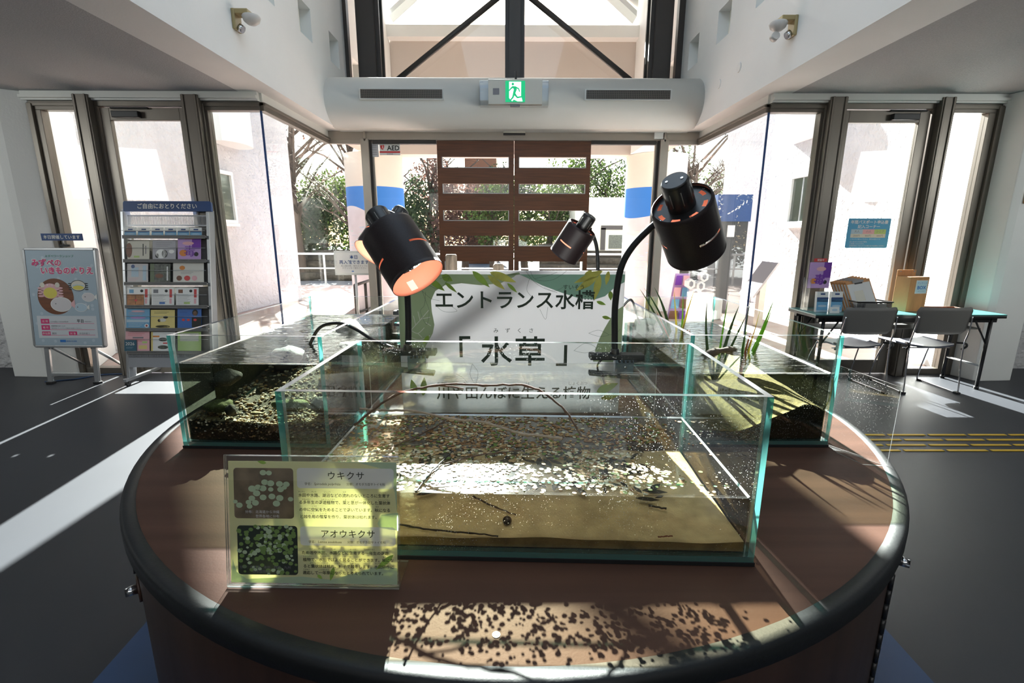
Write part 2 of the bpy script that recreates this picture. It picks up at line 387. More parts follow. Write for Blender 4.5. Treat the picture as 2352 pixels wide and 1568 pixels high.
# head casing and soffit return over the window wall
for sx, nm in ((-1, 'left'), (1, 'right')):
    A, B = (-4.36, XL) if sx < 0 else (XR, 4.50)
    m = MB(); m.box(A, B, Y1-0.05, Y1+0.12, 2.545, ZC, TRIM_WHITE)
    m.box(A, B, Y1-0.075, Y1-0.05, 2.56, 2.585, TRIM_WHITE)
    xx = (XL-0.16, XL+0.02) if sx < 0 else (XR-0.02, XR+0.16)
    m.box(xx[0], xx[1], Y1, Y2+0.05, 2.545, ZC, TRIM_WHITE)
    m.build('trim_1' if sx < 0 else 'trim_2', label='pale head casing over the %s windows' % nm, cat='trim', kind='structure')

# ---- frontal windows and the glass doors
def frame_member(m, x0, x1, y0, y1, z0, z1): m.box(x0, x1, y0, y1, z0, z1, BRONZE)
def window(name, x0, x1, fl, fr, label, seal=True):
    """frontal pane between x0..x1, fl/fr = stile widths"""
    e = empty(name, ((x0+x1)/2, Y1, 0), label=label, cat='window', kind='structure'); cx = (x0+x1)/2
    m = MB(); h = (x1-x0)/2
    m.box(-h, h, -0.02, 0.06, 2.47, 2.545, BRONZE); m.box(-h, h, -0.02, 0.06, 0, 0.06, BRONZE)
    m.box(-h, h, -0.035, 0.0, 2.50, 2.53, BRONZE)
    if fl: m.box(-h, -h+fl, -0.02, 0.06, 0.06, 2.47, BRONZE); m.box(-h, -h+fl*0.45, -0.045, -0.02, 0, 2.52, BRONZE)
    if fr: m.box(h-fr, h, -0.02, 0.06, 0.06, 2.47, BRONZE); m.box(h-fr*0.45, h, -0.045, -0.02, 0, 2.52, BRONZE)
    m.build('window_frame', e, bevel=0.003)
    m = MB(); m.box(-h+fl, h-fr, 0.015, 0.023, 0.06, 2.47, WGLASS); m.build('glass_pane', e)
    return e
def mullion(name, x0, x1, label):
    m = MB(); m.box(x0, x1, Y1-0.09, Y1+0.07, 0, 2.585, BRONZE); m.box(x0+0.012, x0+0.03, Y1-0.10, Y1-0.09, 0, 2.585, BRONZE); m.box(x1-0.03, x1-0.012, Y1-0.10, Y1-0.09, 0, 2.585, BRONZE)
    m.build(name, label=label, cat='mullion', kind='structure', bevel=0.004)
def glass_door(name, x0, x1, gx0, gx1, label, closer_u):
    e = empty(name, ((x0+x1)/2, Y1, 0), label=label, cat='door', kind='structure'); cx = (x0+x1)/2; h = (x1-x0)/2
    m = MB(); m.box(-h, h, -0.03, 0.06, 2.50, 2.545, BRONZE); m.box(-h, -h+0.025, -0.03, 0.06, 0, 2.5, BRONZE); m.box(h-0.025, h, -0.03, 0.06, 0, 2.5, BRONZE); m.build('door_frame', e, bevel=0.003)
    a, b = gx0-cx, gx1-cx
    m = MB(); m.box(-h+0.03, a, -0.015, 0.03, 0.01, 2.49, BRONZE); m.box(b, h-0.03, -0.015, 0.03, 0.01, 2.49, BRONZE)
    m.box(a, b, -0.015, 0.03, 2.385, 2.49, BRONZE); m.box(a, b, -0.015, 0.03, 0.01, 0.15, BRONZE); m.build('door_leaf', e, bevel=0.003)
    MB().box(a, b, 0.004, 0.012, 0.15, 2.385, WGLASS).build('glass_pane', e)
    k = closer_u-cx
    m = MB(); m.box(k-0.12, k+0.12, -0.065, -0.015, 2.40, 2.455, BLACK); m.box(k-0.14, k+0.2, -0.045, -0.02, 2.475, 2.49, BLACK)
    m.build('door_closer', e, bevel=0.006)
    return e
window('window_1', -4.33, -3.865, 0.10, 0.0, 'narrow full-height window at the outer left end')
window('window_2', -2.765, XL, 0.035, 0.0, 'full-height window beside the left glass corner')
mullion('trim_3', -3.872, -3.735, 'bronze post left of the left glass door')
mullion('trim_4', -2.915, -2.765, 'bronze post right of the left glass door')
DL = glass_door('door_1', -3.735, -2.915, -3.62, -2.99, 'bronze framed glass door on the left, behind the brochure rack', -3.45)
window('window_3', XR, 2.86, 0.0, 0.035, 'full-height window beside the right glass corner')
window('window_4', 3.975, 4.48, 0.0, 0.12, 'narrow full-height window at the outer right end')
mullion('trim_5', 2.86, 3.012, 'bronze post left of the right glass door')
mullion('trim_6', 3.86, 3.98, 'bronze post right of the right glass door')
DR = glass_door('door_2', 3.012, 3.86, 3.09, 3.735, 'bronze framed glass door on the right, behind the folding table', 3.58)
# ---- bay side glazing
for sx, nm, X in ((-1, 'left', XL), (1, 'right', XR)):
    e = empty('window_5' if sx < 0 else 'window_6', (X, (Y1+Y2)/2, 0), label='frameless glass side of the entrance bay on the %s' % nm, cat='window', kind='structure')
    h = (Y2-Y1)/2
    m = MB(); m.box(-0.03, 0.03, -h, h, 2.47, 2.545, BRONZE); m.box(-0.045, 0.045, -h, h, 2.515, 2.54, BRONZE); m.box(-0.03, 0.03, -h, h, 0, 0.05, BRONZE); m.build('window_frame', e, bevel=0.003)
    MB().box(-0.005, 0.005, -h, h, 0.05, 2.47, WGLASS).build('glass_pane', e)
    MB().box(-0.008, 0.008, -h-0.006, -h+0.006, 0.05, 2.47, NAVY).build('joint_seal', e)
# ---- entry wall
m = MB(); m.box(XL, XR, Y2-0.02, Y2+0.12, 2.52, 2.76, BRONZE_L)
m.box(-1.80, -1.775, Y2-0.05, Y2, 2.5, 2.7, BRONZE_L); m.box(1.90, 1.925, Y2-0.05, Y2, 2.5, 2.7, BRONZE_L)
m.build('trim_7', label='grey brown header above the entrance doors', cat='trim', kind='structure', bevel=0.003)
for k, (x0, x1, lab) in enumerate(((-1.84, -1.745, 'left'), (1.862, 1.962, 'right'))):
    m = MB(); inner = x1 if k == 0 else x0
    m.box(x0, x1, Y2-0.05, Y2+0.08, 0, 2.53, BRONZE_L)
    d = 1 if k == 0 else -1
    m.box(min(inner, inner+d*0.03), max(inner, inner+d*0.03), Y2-0.01, Y2+0.06, 0, 2.52, STEEL_DK); m.box(min(inner, inner+d*0.05), max(inner, inner+d*0.05), Y2+0.01, Y2+0.05, 0, 2.50, BRONZE_L)
    m.build('trim_%d' % (8+k), label='slim metal post on the %s of the entrance doors' % lab, cat='post', kind='structure', bevel=0.003)
for n_, (a, b, lab) in enumerate(((XL, -1.84, 'far left'), (-1.70, -0.915, 'left of the wooden doors'), (1.01, 1.815, 'right of the wooden doors'), (1.962, XR, 'far right'))):
    e = empty('window_%d' % (7+n_), ((a+b)/2, Y2, 0), label='clear glass panel of the entrance front, %s' % lab, cat='window', kind='structure'); h = (b-a)/2
    m = MB(); m.box(-h, h, -0.02, 0.05, 2.475, 2.52, BRONZE_L if n_ in (0, 3) else STEEL_DK); m.box(-h, h, -0.02, 0.05, 0, 0.06, BRONZE); m.build('window_frame', e)
    MB().box(-h, h, 0.01, 0.018, 0.06, 2.475, WGLASS).build('glass_pane', e)
# ---- slatted wooden doors
slots = [(2.196, 2.327), (1.887, 2.006), (1.552, 1.682), (1.235, 1.367), (0.91, 1.04), (0.59, 0.72), (0.27, 0.40)]
for k, (x0, x1, sa, sb) in enumerate(((-0.908, 0.050, -0.850, -0.012), (0.056, 1.009, 0.112, 0.955))):
    e = empty('door_%d' % (3+k), ((x0+x1)/2, Y2+0.02, 0), label='dark brown wooden sliding door with horizontal slots, %s leaf' % ('left' if k == 0 else 'right'), cat='door', kind='structure')
    cx = (x0+x1)/2; m = MB(); a, b = x0-cx, x1-cx; p, q = sa-cx, sb-cx
    m.box(a, p, -0.025, 0.025, 0.02, 2.515, WOODB); m.box(q, b, -0.025, 0.025, 0.02, 2.515, WOODB)
    z = 2.515
    for lo, hi in slots: m.box(p, q, -0.025, 0.025, hi, z, WOODB); z = lo
    m.box(p, q, -0.025, 0.025, 0.02, z, WOODB); m.build('door_leaf', e)
    m = MB()
    for lo, hi in slots:
        m.box(p, q, -0.012, -0.006, lo, hi, WGLASS)
        fr = 0.008
        m.box(p, q, -0.028, 0.0, lo, lo+fr, SILVER); m.box(q-fr, q, -0.028, 0.0, lo, hi, SILVER); m.box(p, p+fr, -0.028, 0, lo, hi, SILVER)
    m.build('slot_glazing', e)
# ---- duct, filling, upper window
m = MB(); n = 40
prof = []
for i in range(n+1):
    t = PI*0.5+PI*i/n; prof.append((6.12+0.33*math.cos(t), 2.88+0.27*math.sin(t)))
prof += [(6.5, 2.61), (6.5, 3.15)]
N = len(prof)
vs = [Vector((UL-0.01, a, b)) for a, b in prof]+[Vector((UR+0.01, a, b)) for a, b in prof]
m.add(vs, [(i, (i+1) % N, N+(i+1) % N, N+i) for i in range(N)], DUCT, False)
m.sm = [True if i < n else False for i in range(len(m.sm))]
m.face(list(range(N)), DUCT); m.face(list(range(N, 2*N)), DUCT)
duct = m.build('wall_front_bulkhead', label='rounded white bulkhead with air grilles above the entrance', cat='bulkhead', kind='structure')
for lab, a, b in (('left', -1.655, -0.75), ('right', 0.847, 1.78)):
    m = MB(); z0, z1 = 2.855, 2.945; m.box(a-0.015, b+0.015, 5.775, 5.83, z0-0.012, z1+0.012, DUCT)
    m.box(a, b, 5.770, 5.775, z0, z1, GRILLE)
    for i in range(46): x = a+(b-a)*(i+0.5)/46; m.box(x-0.003, x+0.003, 5.766, 5.770, z0, z1, BRONZE)
    for i in range(5): z = z0+(z1-z0)*(i+0.5)/5; m.box(a, b, 5.766, 5.770, z-0.002, z+0.002, BRONZE)
    m.build('air_grille', label='long dark air grille on the bulkhead, %s of the exit sign' % lab, cat='grille')
MB().box(XL, XR, Y2+0.1, YU+0.1, 2.60, 3.20, WHITE_WALL).build('wall_front_upper', label='white wall strip behind the bulkhead', cat='wall', kind='structure')
for k, (x0, x1) in enumerate(((-1.896, -1.611), (-0.062, 0.179), (1.731, 2.011))):
    nm = ('left', 'middle', 'right')[k]
    m = MB(); m.box(x0+0.05, x1-0.05, YU-0.06, YU+0.25, 3.15, 6.7, STEEL_DK); m.box(x0, x1, YU+0.0, YU+0.04, 3.15, 6.7, STEEL_DK); m.box(x0, x1, YU+0.18, YU+0.22, 3.15, 6.7, STEEL_DK)
    m.build('trim_%d' % (10+k), label='dark brown steel post of the upper window, %s' % nm, cat='post', kind='structure')
for k, (p, q) in enumerate((((-1.387, 3.29), (-0.168, 4.171)), ((1.495, 3.29), (0.268, 4.173)))):
    a = Vector((p[0], YU-0.02, p[1])); b = Vector((q[0], YU-0.02, q[1])); d = (b-a); a2 = a-d*0.25; b2 = a+d*1.25
    m = MB(); m.tube([a2, b2], 0.034, STEEL_DK, seg=10); m.build('trim_%d' % (13+k), label='dark diagonal brace across the upper window, %s' % ('left' if k == 0 else 'right'), cat='brace', kind='structure')
for k, (a, b) in enumerate(((UL+0.0, -1.8), (-1.7, -0.03), (0.15, 1.80), (1.95, UR))):
    e = empty('window_%d' % (11+k), ((a+b)/2, YU+0.1, 3.15), label='tall upper window pane above the bulkhead, %s of four' % ('first', 'second', 'third', 'fourth')[k], cat='window', kind='structure'); h = (b-a)/2
    top = [5.0, 6.4, 6.4, 5.0][k]-3.15
    MB().box(-h, h, 0.0, 0.008, 0, top, WGLASS).build('glass_pane', e)
    if k in (0, 3):
        wd_ = 0.045 if k == 0 else 0.075; x = -h if k == 0 else h-wd_
        MB().box(x, x+wd_, -0.04, 0.05, 0, top, STEEL_DK).build('window_frame', e)

# ---- entrance ground and buildings outside
PAVER = mat('pink_paver', (0.50, 0.33, 0.27), 0.85, noise=(3, 0.12))
pn = PAVER.node_tree; pb = pn.nodes['Principled BSDF']; bt = pn.nodes.new('ShaderNodeTexBrick'); bt.inputs['Scale'].default_value = 1.0
bt.inputs['Color1'].default_value = (0.42, 0.29, 0.25, 1); bt.inputs['Color2'].default_value = (0.47, 0.37, 0.33, 1); bt.inputs['Mortar'].default_value = (0.38, 0.34, 0.31, 1)
bt.inputs['Mortar Size'].default_value = 0.006; bt.inputs['Brick Width'].default_value = 0.4; bt.inputs['Row Height'].default_value = 0.2
tc_ = pn.nodes.new('ShaderNodeTexCoord'); pn.links.new(tc_.outputs['Object'], bt.inputs['Vector']); pn.links.new(bt.outputs['Color'], pb.inputs['Base Color'])
MB().box(-12, 12, 6.36, 13.4, -0.12, -0.005, PAVER).box(-4.95, XL-0.05, 4.83, 6.36, -0.12, -0.005, PAVER).box(XR+0.05, 4.95, 4.83, 6.36, -0.12, -0.005, PAVER).build('ground_paving', label='pale pink brick paving outside the entrance', cat='paving', kind='structure')
ASPH = mat('asphalt_grey', (0.16, 0.16, 0.165), 0.9, noise=(8, 0.15))
SOIL = mat('dark_soil', (0.05, 0.042, 0.03), 0.95, noise=(3, 0.5), bump=(6, 0.8, 0.1))
MB().box(-40, 40, 13.4, 60, -0.2, -0.03, ASPH).build('ground_road', label='grey ground beyond the paving', cat='ground', kind='structure')
STAIN = mat('stucco_shade_side', (0.70, 0.68, 0.63), 0.9, bump=(14, 1.0, 0.05))
pL = [(-4.40, 4.90), (-4.66, 5.5), (-4.86, 7.2), (-4.86, 8.6), (-4.76, 9.6), (-4.46, 10.25), (-5.2, 10.5), (-9, 10.5), (-9, 4.90)]
MB().prism(pL, 0, 6.2, STUCCO, 'z').build('wall_outside_left', label='rough white stucco building wall outside the left windows', cat='wall', kind='structure')
pR = [(4.58, 4.90), (4.76, 5.6), (5.02, 7.2), (5.12, 8.6), (5.12, 10.0), (4.95, 11.6), (6.0, 12.0), (10, 12), (10, 4.90)]
MB().prism(pR, 0, 6.2, STUCCO, 'z').build('wall_outside_right', label='rough white stucco building wall outside the right windows', cat='wall', kind='structure')
def facade_window(sx, X, y0, y1, z0, z1, label):
    e = empty('building_window', (X, (y0+y1)/2, (z0+z1)/2), label=label, cat='window')
    h, v = (y1-y0)/2, (z1-z0)/2; m = MB(); f = 0.06; W = WHITE_P
    for q in ((-h-f, h+f, v, v+f), (-h-f, h+f, -v-f, -v), (-h-f, -h, -v, v), (h, h+f, -v, v)): m.box(-0.06, 0.06, q[0], q[1], q[2], q[3], W)
    m.box(-0.07, 0.07, -h-f-0.03, h+f+0.03, -v-f-0.05, -v-f, W); m.build('window_frame', e, bevel=0.004)
    m = MB(); m.box(-0.02, 0.02, -h, h, -v, v, mat('dark_glazing_%s' % ('l' if sx < 0 else 'r'), (0.10, 0.12, 0.10), 0.08, coat=0.5)); m.box(-0.03, 0.03, -0.015, 0.015, -v, v, SILVER); m.build('glass_pane', e)
facade_window(-1, -4.84, 7.95, 8.65, 1.62, 2.36, 'small window with a pale frame in the left stucco building')
facade_window(1, 5.10, 8.35, 8.95, 1.62, 2.36, 'small window with a pale frame in the right stucco building')
for sx, X, y0, y1, z0, z1, nm in ((-1, -4.75, 8.15, 9.05, 2.84, 3.6, 'left'), (1, 5.05, 8.35, 9.2, 2.98, 3.7, 'right')):
    m = MB(); pts = []
    for i in range(13):
        t = PI*i/12; pts.append((X-sx*0.30*math.sin(t)*0.8-(0.1*sx if 0 < i < 12 else -0.1*sx), (y0+y1)/2-(y1-y0)/2*math.cos(t)))
    m.prism(pts, z0, z1, WHITE_P, 'z'); m.build('rounded_hood', label='pale rounded hood on the %s stucco building' % nm, cat='hood')
# porch: front beam, columns
BEAM = mat('beige_render', (0.60, 0.53, 0.47), 0.85)
m = MB(); m.box(-2.66, 2.78, 9.15, 9.6, 2.79, 4.62, BEAM); m.box(-2.07, 2.17, 8.95, 9.15, 4.62, 4.80, WHITE_P)
m.build('wall_porch', label='beige beam wall across the front of the porch', cat='beam', kind='structure')
for sx in (-1, 1):
    x0, x1 = (-2.64, -2.43) if sx < 0 else (2.53, 2.74)
    MB().box(x0, x1, 6.50, 9.14, 2.80, 3.3, BEAM).build('wall_porch_side_%s' % ('left' if sx < 0 else 'right'), label='beige side beam of the porch, %s' % ('left' if sx < 0 else 'right'), cat='beam', kind='structure')
m = MB()
for sx in (-1, 1):
    xe = UL if sx < 0 else UR
    d = sx
    m.prism([(XC, 6.82), (xe, 5.12), (xe, 5.03), (XC, 6.70)], 9.2, 9.5, SILVER, 'y')
m.build('trim_15', label='pale gable frame at the end of the porch roof', cat='trim', kind='structure')
COLW = mat('column_cream', (0.74, 0.66, 0.58), 0.8); COLB = mat('column_blue', (0.035, 0.20, 0.62), 0.6); COLP = mat('column_pale_mural', (0.72, 0.66, 0.70), 0.8, noise=(3, 0.1))
MTINT = mat('mural_pale_blue', (0.55, 0.68, 0.80), 0.8); MTINT2 = mat('mural_pale_green', (0.60, 0.76, 0.70), 0.8)
for sx, cx, r in ((-1, -2.50, 0.52), (1, 2.70, 0.545)):
    e = empty('porch_column', (cx, 9.3, 0), label='thick round porch column with a blue painted band, %s' % ('left of the doors' if sx < 0 else 'right of the doors'), cat='column', kind='thing')
    m = MB(); n = 56; rows = [0, 0.9, 1.3, 1.55, 'c', 2.21, 2.785]
    def zc(t): return 1.83-0.20*max(0, math.cos(t-(-0.5*PI-sx*0.9)))**2+0.05*math.sin(2*t)
    vs = []
    for i in range(n):
        t = 2*PI*i/n
        for z in rows: vs.append((r*math.cos(t), r*math.sin(t), zc(t) if z == 'c' else z))
    b = len(m.v); m.v += vs; k = len(rows)
    for i in range(n):
        for j in range(k-1):
            mt = COLW if j == 5 else (COLB if j == 4 else COLP)
            m.face([b+i*k+j, b+((i+1) % n)*k+j, b+((i+1) % n)*k+j+1, b+i*k+j+1], mt, True)
    rnd = random.Random(3)
    for i in range(90):
        t = -PI+PI*rnd.random(); z = 0.75+0.8*rnd.random(); w = 0.02+0.08*rnd.random(); rr = r+0.003; mt = MTINT if rnd.random() < 0.7 else MTINT2
        m.quad([(rr*math.cos(t+s*w/r), rr*math.sin(t+s*w/r), z+dz) for s, dz in ((-1, 0), (0, -0.012), (1, 0), (0, 0.012))], mt)
    m.build('shaft', e)
# ================================================================ THE DISPLAY TABLE
TZ = 0.756
TC = (0.015, 1.726)
tb = empty('display_table', (TC[0], TC[1], 0), label='large round walnut display table with black rubber edge under the aquariums', cat='table')
m = MB(); m.lathe([(0, TZ), (1.144, TZ), (1.144, TZ-0.04)], TABLEW, 128, smooth=False); ttop = m.build('tabletop', tb)
m = MB(); prof = [(1.140, TZ-0.05), (1.140, TZ+0.001)]
for i in range(9):
    t = PI/2*i/8; prof.append((1.160+0.012*math.sin(t), TZ-0.013+0.014*math.cos(t)))
prof += [(1.172, TZ-0.036), (1.168, TZ-0.040), (1.10, TZ-0.040)]
m.lathe(prof, BLACK_M, 128); m.build('edge_band', tb)
m = MB(); m.lathe([(1.158, TZ-0.03), (1.158, 0.08), (1.12, 0.08), (1.12, 0.0)], CABW, 128, ms=[CABW, BLACK, BLACK]); cab = m.build('cabinet_body', tb)
def on_cab(ang, r, z): return (r*math.cos(ang), r*math.sin(ang), z)
p = atz(307, 1365, 0.55); 
for k, (u, v, sg) in enumerate(((309, 1365, -1), (2068, 1272, 1))):
    # lock seen on the cabinet flank
    ang = -2.43 if sg < 0 else -0.72
    z = 0.575 if sg < 0 else 0.655
    c0 = Vector(on_cab(ang, 1.157, z)); c1 = Vector(on_cab(ang, 1.163, z)); c2 = Vector(on_cab(ang, 1.186, z))
    m = MB(); m.cyl(c0, c1, 0.032, m=CABW if sg < 0 else BLACK, seg=24); m.cyl(c1, c2, 0.012, 0.010, m=CHROME, seg=20); m.build('cabinet_lock', cab)
m = MB(); ang = -0.80
for i in range(15):
    z0 = 0.67-i*0.038; m.cyl(on_cab(ang, 1.161, z0), on_cab(ang, 1.161, z0-0.035), 0.006, m=BLACK, seg=10)
m.build('piano_hinge', cab)
m = MB(); m.cyl(on_cab(-2.39, 1.156, 0.700), on_cab(-2.37, 1.158, 0.655), 0.006, 0.008, m=BLACK, seg=12); m.build('latch_plate', cab)
m = MB(); q = (-0.021-TC[0], 0.645-TC[1]); m.cyl((q[0], q[1], TZ-0.001), (q[0], q[1], TZ+0.0008), 0.0065, m=SILVER, seg=16); m.cyl((q[0], q[1], TZ), (q[0], q[1], TZ+0.0012), 0.0032, m=BLACK, seg=12); m.build('screw_cap', ttop)

# blue floor vinyl around the table, tactile bars
m = MB(); n = 8; R = 2.12
m.quad([(TC[0]+sx_*1.0, y_, 0.003) for sx_, y_ in ((-1.62, 1.78), (-1.62, 3.0), (1.62, 3.0), (1.62, 1.78), (0.42, -0.15), (-0.42, -0.15))], BLUEMAT)
m2 = MB(); m2.prism([(TC[0]+a_, b_) for a_, b_ in ((-0.95, 3.0), (0.95, 3.0), (1.42, 2.3), (1.335, 1.47), (1.325, 1.20), (0.9, 0.55), (-0.9, 0.55), (-1.325, 1.20), (-1.335, 1.47), (-1.42, 2.3))], 0.0005, 0.003, BLUEMAT, 'z')
m2.build('floor_inlay', label='blue vinyl floor area under the round display table', cat='floor inlay', kind='structure')
d0 = Vector((2.40, 2.897, 0)); dirn = Vector((0.9, 0.0, 0))
ORD = ['first', 'second', 'third', 'fourth', 'fifth', 'sixth', 'seventh', 'eighth', 'ninth', 'tenth', 'eleventh', 'twelfth']
for r_, yy in enumerate((2.905, 2.988, 3.072, 3.156)):
    x = 2.30+0.07*r_-0.12*(r_ % 2)
    k = 0
    while x < 4.3:
        m = MB(); m.box(-0.131, 0.131, -0.0125, 0.0125, 0, 0.005, TACT)
        m.build('tactile_bar', loc=(x+0.135, yy, 0), bevel=0.003, label='yellow tactile guide bar, %s row from the viewer, %s bar counted from the round table' % (ORD[r_], ORD[k]), cat='guide bar', group='yellow tactile guide bars on the floor')
        x += 0.288; k += 1

# ================================================================ AQUARIUMS
G = 0.012
TOPZ = 1.10
def tank(name, origin, yaw, w, d, label, dirt=None):
    e = empty(name, (origin[0], origin[1], TZ+0.001), yaw, label=label, cat='aquarium', group=None)
    H = TOPZ-TZ-0.001; zb = 0.008; g = dirt or TGLASS
    MB().box(-0.002, w+0.002, -0.002, d+0.002, 0, zb, BLACK_M).build('foam_mat', e)
    MB().box(0, w, 0, d, zb, zb+G, g, ends=TEDGE).build('bottom_pane', e)
    MB().box(0, G, 0, d, zb+G, H, g, ends=TEDGE).build('side_pane', e)
    MB().box(w-G, w, 0, d, zb+G, H, g, ends=TEDGE).build('side_pane', e)
    MB().box(G, w-G, 0.001, G, zb+G, H, g, ends=TEDGE).build('front_pane', e)
    MB().box(G, w-G, d-G, d-0.001, zb+G, H, g, ends=TEDGE).build('back_pane', e)
    return e
def W2(e, x, y, z):  # tank local -> world
    a = e.rotation_euler.z; return Vector((e.location.x+x*math.cos(a)-y*math.sin(a), e.location.y+x*math.sin(a)+y*math.cos(a), z))
FT = tank('aquarium', (-0.4296, 0.836), -0.0342, 0.90, 0.435, 'frontmost wide glass aquarium with floating duckweed on shallow water')
LT = tank('aquarium', (-0.9719, 1.330), -0.0365, 0.445, 0.90, 'left glass aquarium with river gravel and stones')
RT = tank('aquarium', (0.5185, 1.3378), -0.0036, 0.44, 0.885, 'right glass aquarium with tall reeds and a sandy bank')
BT = tank('aquarium', (-0.40, 2.22), 0.0, 0.90, 0.435, 'rear glass aquarium behind the entrance sign')
WT_F = glass('water_clear_brown', (0.92, 0.86, 0.74), 0.035, 0.10, ripple=(9, 0.10, 0.006), gtint=(1, 1, 1))
WT_S = glass('water_rippled', (0.88, 0.93, 0.90), 0.03, 0.02, ripple=(26, 0.5, 0.006, (0.6, 2.2, 1)))
WSIDE_D = glass('water_side_dark', (0.40, 0.42, 0.34), 0.0, 0.0, gtint=(0, 0, 0))  # dark tint put on the sides imitates sunlight lost in the water
WT_L = glass('water_dusty', (0.80, 0.85, 0.82), 0.04, 0.03, ripple=(22, 0.5, 0.006, (0.7, 1.6, 1)), specks=(260, 0.30, 0.40))
WSIDE = glass('water_side', (0.68, 0.63, 0.54), 0.0, 0.0, gtint=(0, 0, 0))  # side tint darkened to dim the sun passing on to the table
def water(e, w, d, lvl, m_top, label, bed=0.022, side=None):
    side = side or WSIDE
    m = MB(); a = G+0.0015; z0, z1 = TZ+bed-e.location.z, lvl-e.location.z
    m.quad([(a, a, z1), (w-a, a, z1), (w-a, d-a, z1), (a, d-a, z1)], m_top)
    for q in ([(a, a), (w-a, a)], [(w-a, a), (w-a, d-a)], [(w-a, d-a), (a, d-a)], [(a, d-a), (a, a)]):
        m.quad([(q[0][0], q[0][1], z0), (q[1][0], q[1][1], z0), (q[1][0], q[1][1], z1), (q[0][0], q[0][1], z1)], side)
    for q in ([(a, a), (w-a, a)], [(w-a, a), (w-a, d-a)], [(w-a, d-a), (a, d-a)], [(a, d-a), (a, a)]):
        (x0, y0), (x1, y1) = q; ln = math.hypot(x1-x0, y1-y0); ix, iy = -(y1-y0)/ln*0.005, (x1-x0)/ln*0.005
        m.quad([(x0+ix*0.2, y0+iy*0.2, z1+0.004), (x1+ix*0.2, y1+iy*0.2, z1+0.004), (x1+ix, y1+iy, z1+0.0008), (x0+ix, y0+iy, z1+0.0008)], AEDGE)
    return m.build('water', loc=e.location, rot=(0, 0, e.rotation_euler.z), label=label, cat='water', kind='stuff')
WLF, WLL, WLR, WLB = 0.893, 1.014, 0.982, 1.0
water(FT, 0.90, 0.435, WLF, WT_F, 'shallow water in the frontmost aquarium under duckweed')
water(LT, 0.445, 0.90, WLL, WT_L, 'clear rippling water filling the left aquarium', side=WSIDE_D)
water(RT, 0.44, 0.885, WLR, WT_S, 'water around the reeds in the right aquarium', side=WSIDE_D)
water(BT, 0.90, 0.435, WLB, WT_S, 'water in the rear aquarium behind the sign', side=WSIDE_D)

# height-field bed inside a tank
def hn(x, y, s=1.0):
    return (math.sin(x*13*s+1.3)*math.cos(y*11*s+0.4)+0.5*math.sin(x*29*s+y*17*s)+0.3*math.cos(x*51*s-y*43*s))/1.8
def bed(e, w, d, zf, matl, label, name, n=40, side=None):
    a = G+0.003; z0 = G+0.009; nx = max(8, int(n*w)); ny = max(8, int(n*d)); m = MB(); vs = []
    for j in range(ny+1):
        for i in range(nx+1):
            x = a+(w-2*a)*i/nx; y = a+(d-2*a)*j/ny; vs.append((x, y, zf(x, y)-e.location.z))
    b = len(m.v); m.v += vs; K = nx+1
    for j in range(ny):
        for i in range(nx): m.face([b+j*K+i, b+j*K+i+1, b+(j+1)*K+i+1, b+(j+1)*K+i], matl, True)
    rim = [j for j in range(K)]+[K*j+nx for j in range(1, ny+1)]+[ny*K+i for i in range(nx-1, -1, -1)]+[K*j for j in range(ny-1, 0, -1)]
    b2 = len(m.v); m.v += [(m.v[b+r][0], m.v[b+r][1], z0) for r in rim]; L = len(rim)
    for k in range(L): m.face([b+rim[k], b+rim[(k+1) % L], b2+(k+1) % L, b2+k], side or matl)
    m.face([b2+k for k in range(L)], matl)
    return m.build(name, loc=e.location, rot=(0, 0, e.rotation_euler.z), label=label, cat='bed', kind='stuff')
SAND = mat('pale_sand', (0.84, 0.66, 0.40), 0.95, noise=(26, 0.22), bump=(240, 0.5, 0.004))
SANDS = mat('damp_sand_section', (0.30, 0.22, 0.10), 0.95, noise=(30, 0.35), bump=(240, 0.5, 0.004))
SOILB = mat('dark_wet_soil', (0.055, 0.04, 0.016), 0.95, noise=(60, 0.5), bump=(200, 0.5, 0.004))
bed(FT, 0.90, 0.435, lambda x, y: 0.797+0.004*hn(x, y), SAND, 'level bed of pale yellow sand in the frontmost aquarium', 'sand_bed', 70, SANDS)
def zl(x, y): return 0.832+0.050*min(1, y/0.45)+0.012*hn(x, y, 0.7)+0.03*max(0, x-0.2)
GRAVB = mat('dark_gravel_base', (0.05, 0.038, 0.018), 0.95, noise=(120, 0.8), bump=(150, 0.8, 0.006))
bed(LT, 0.445, 0.90, lambda x, y: zl(x, y)-0.004, GRAVB, 'dark gravelly bed of the left aquarium', 'gravel_bed', 60)
def zr(x, y): return 0.755+0.110*max(0, min(1, (x-0.16)/0.24))**1.2*(1-0.5*max(0, (x-0.36)/0.08))+0.05*y+0.005*hn(x, y)
SANDR = mat('ochre_sand', (0.27, 0.20, 0.09), 0.95, noise=(90, 0.4), bump=(200, 0.6, 0.004))
bed(RT, 0.44, 0.885, lambda x, y: zr(x, y)+0.045, SANDR, 'sloping bank of ochre sand in the right aquarium', 'sand_bed', 60, SOILB)
bed(BT, 0.90, 0.435, lambda x, y: 0.83+0.02*hn(x, y), SOILB, 'dark soil bed of the rear aquarium', 'soil_bed', 40)

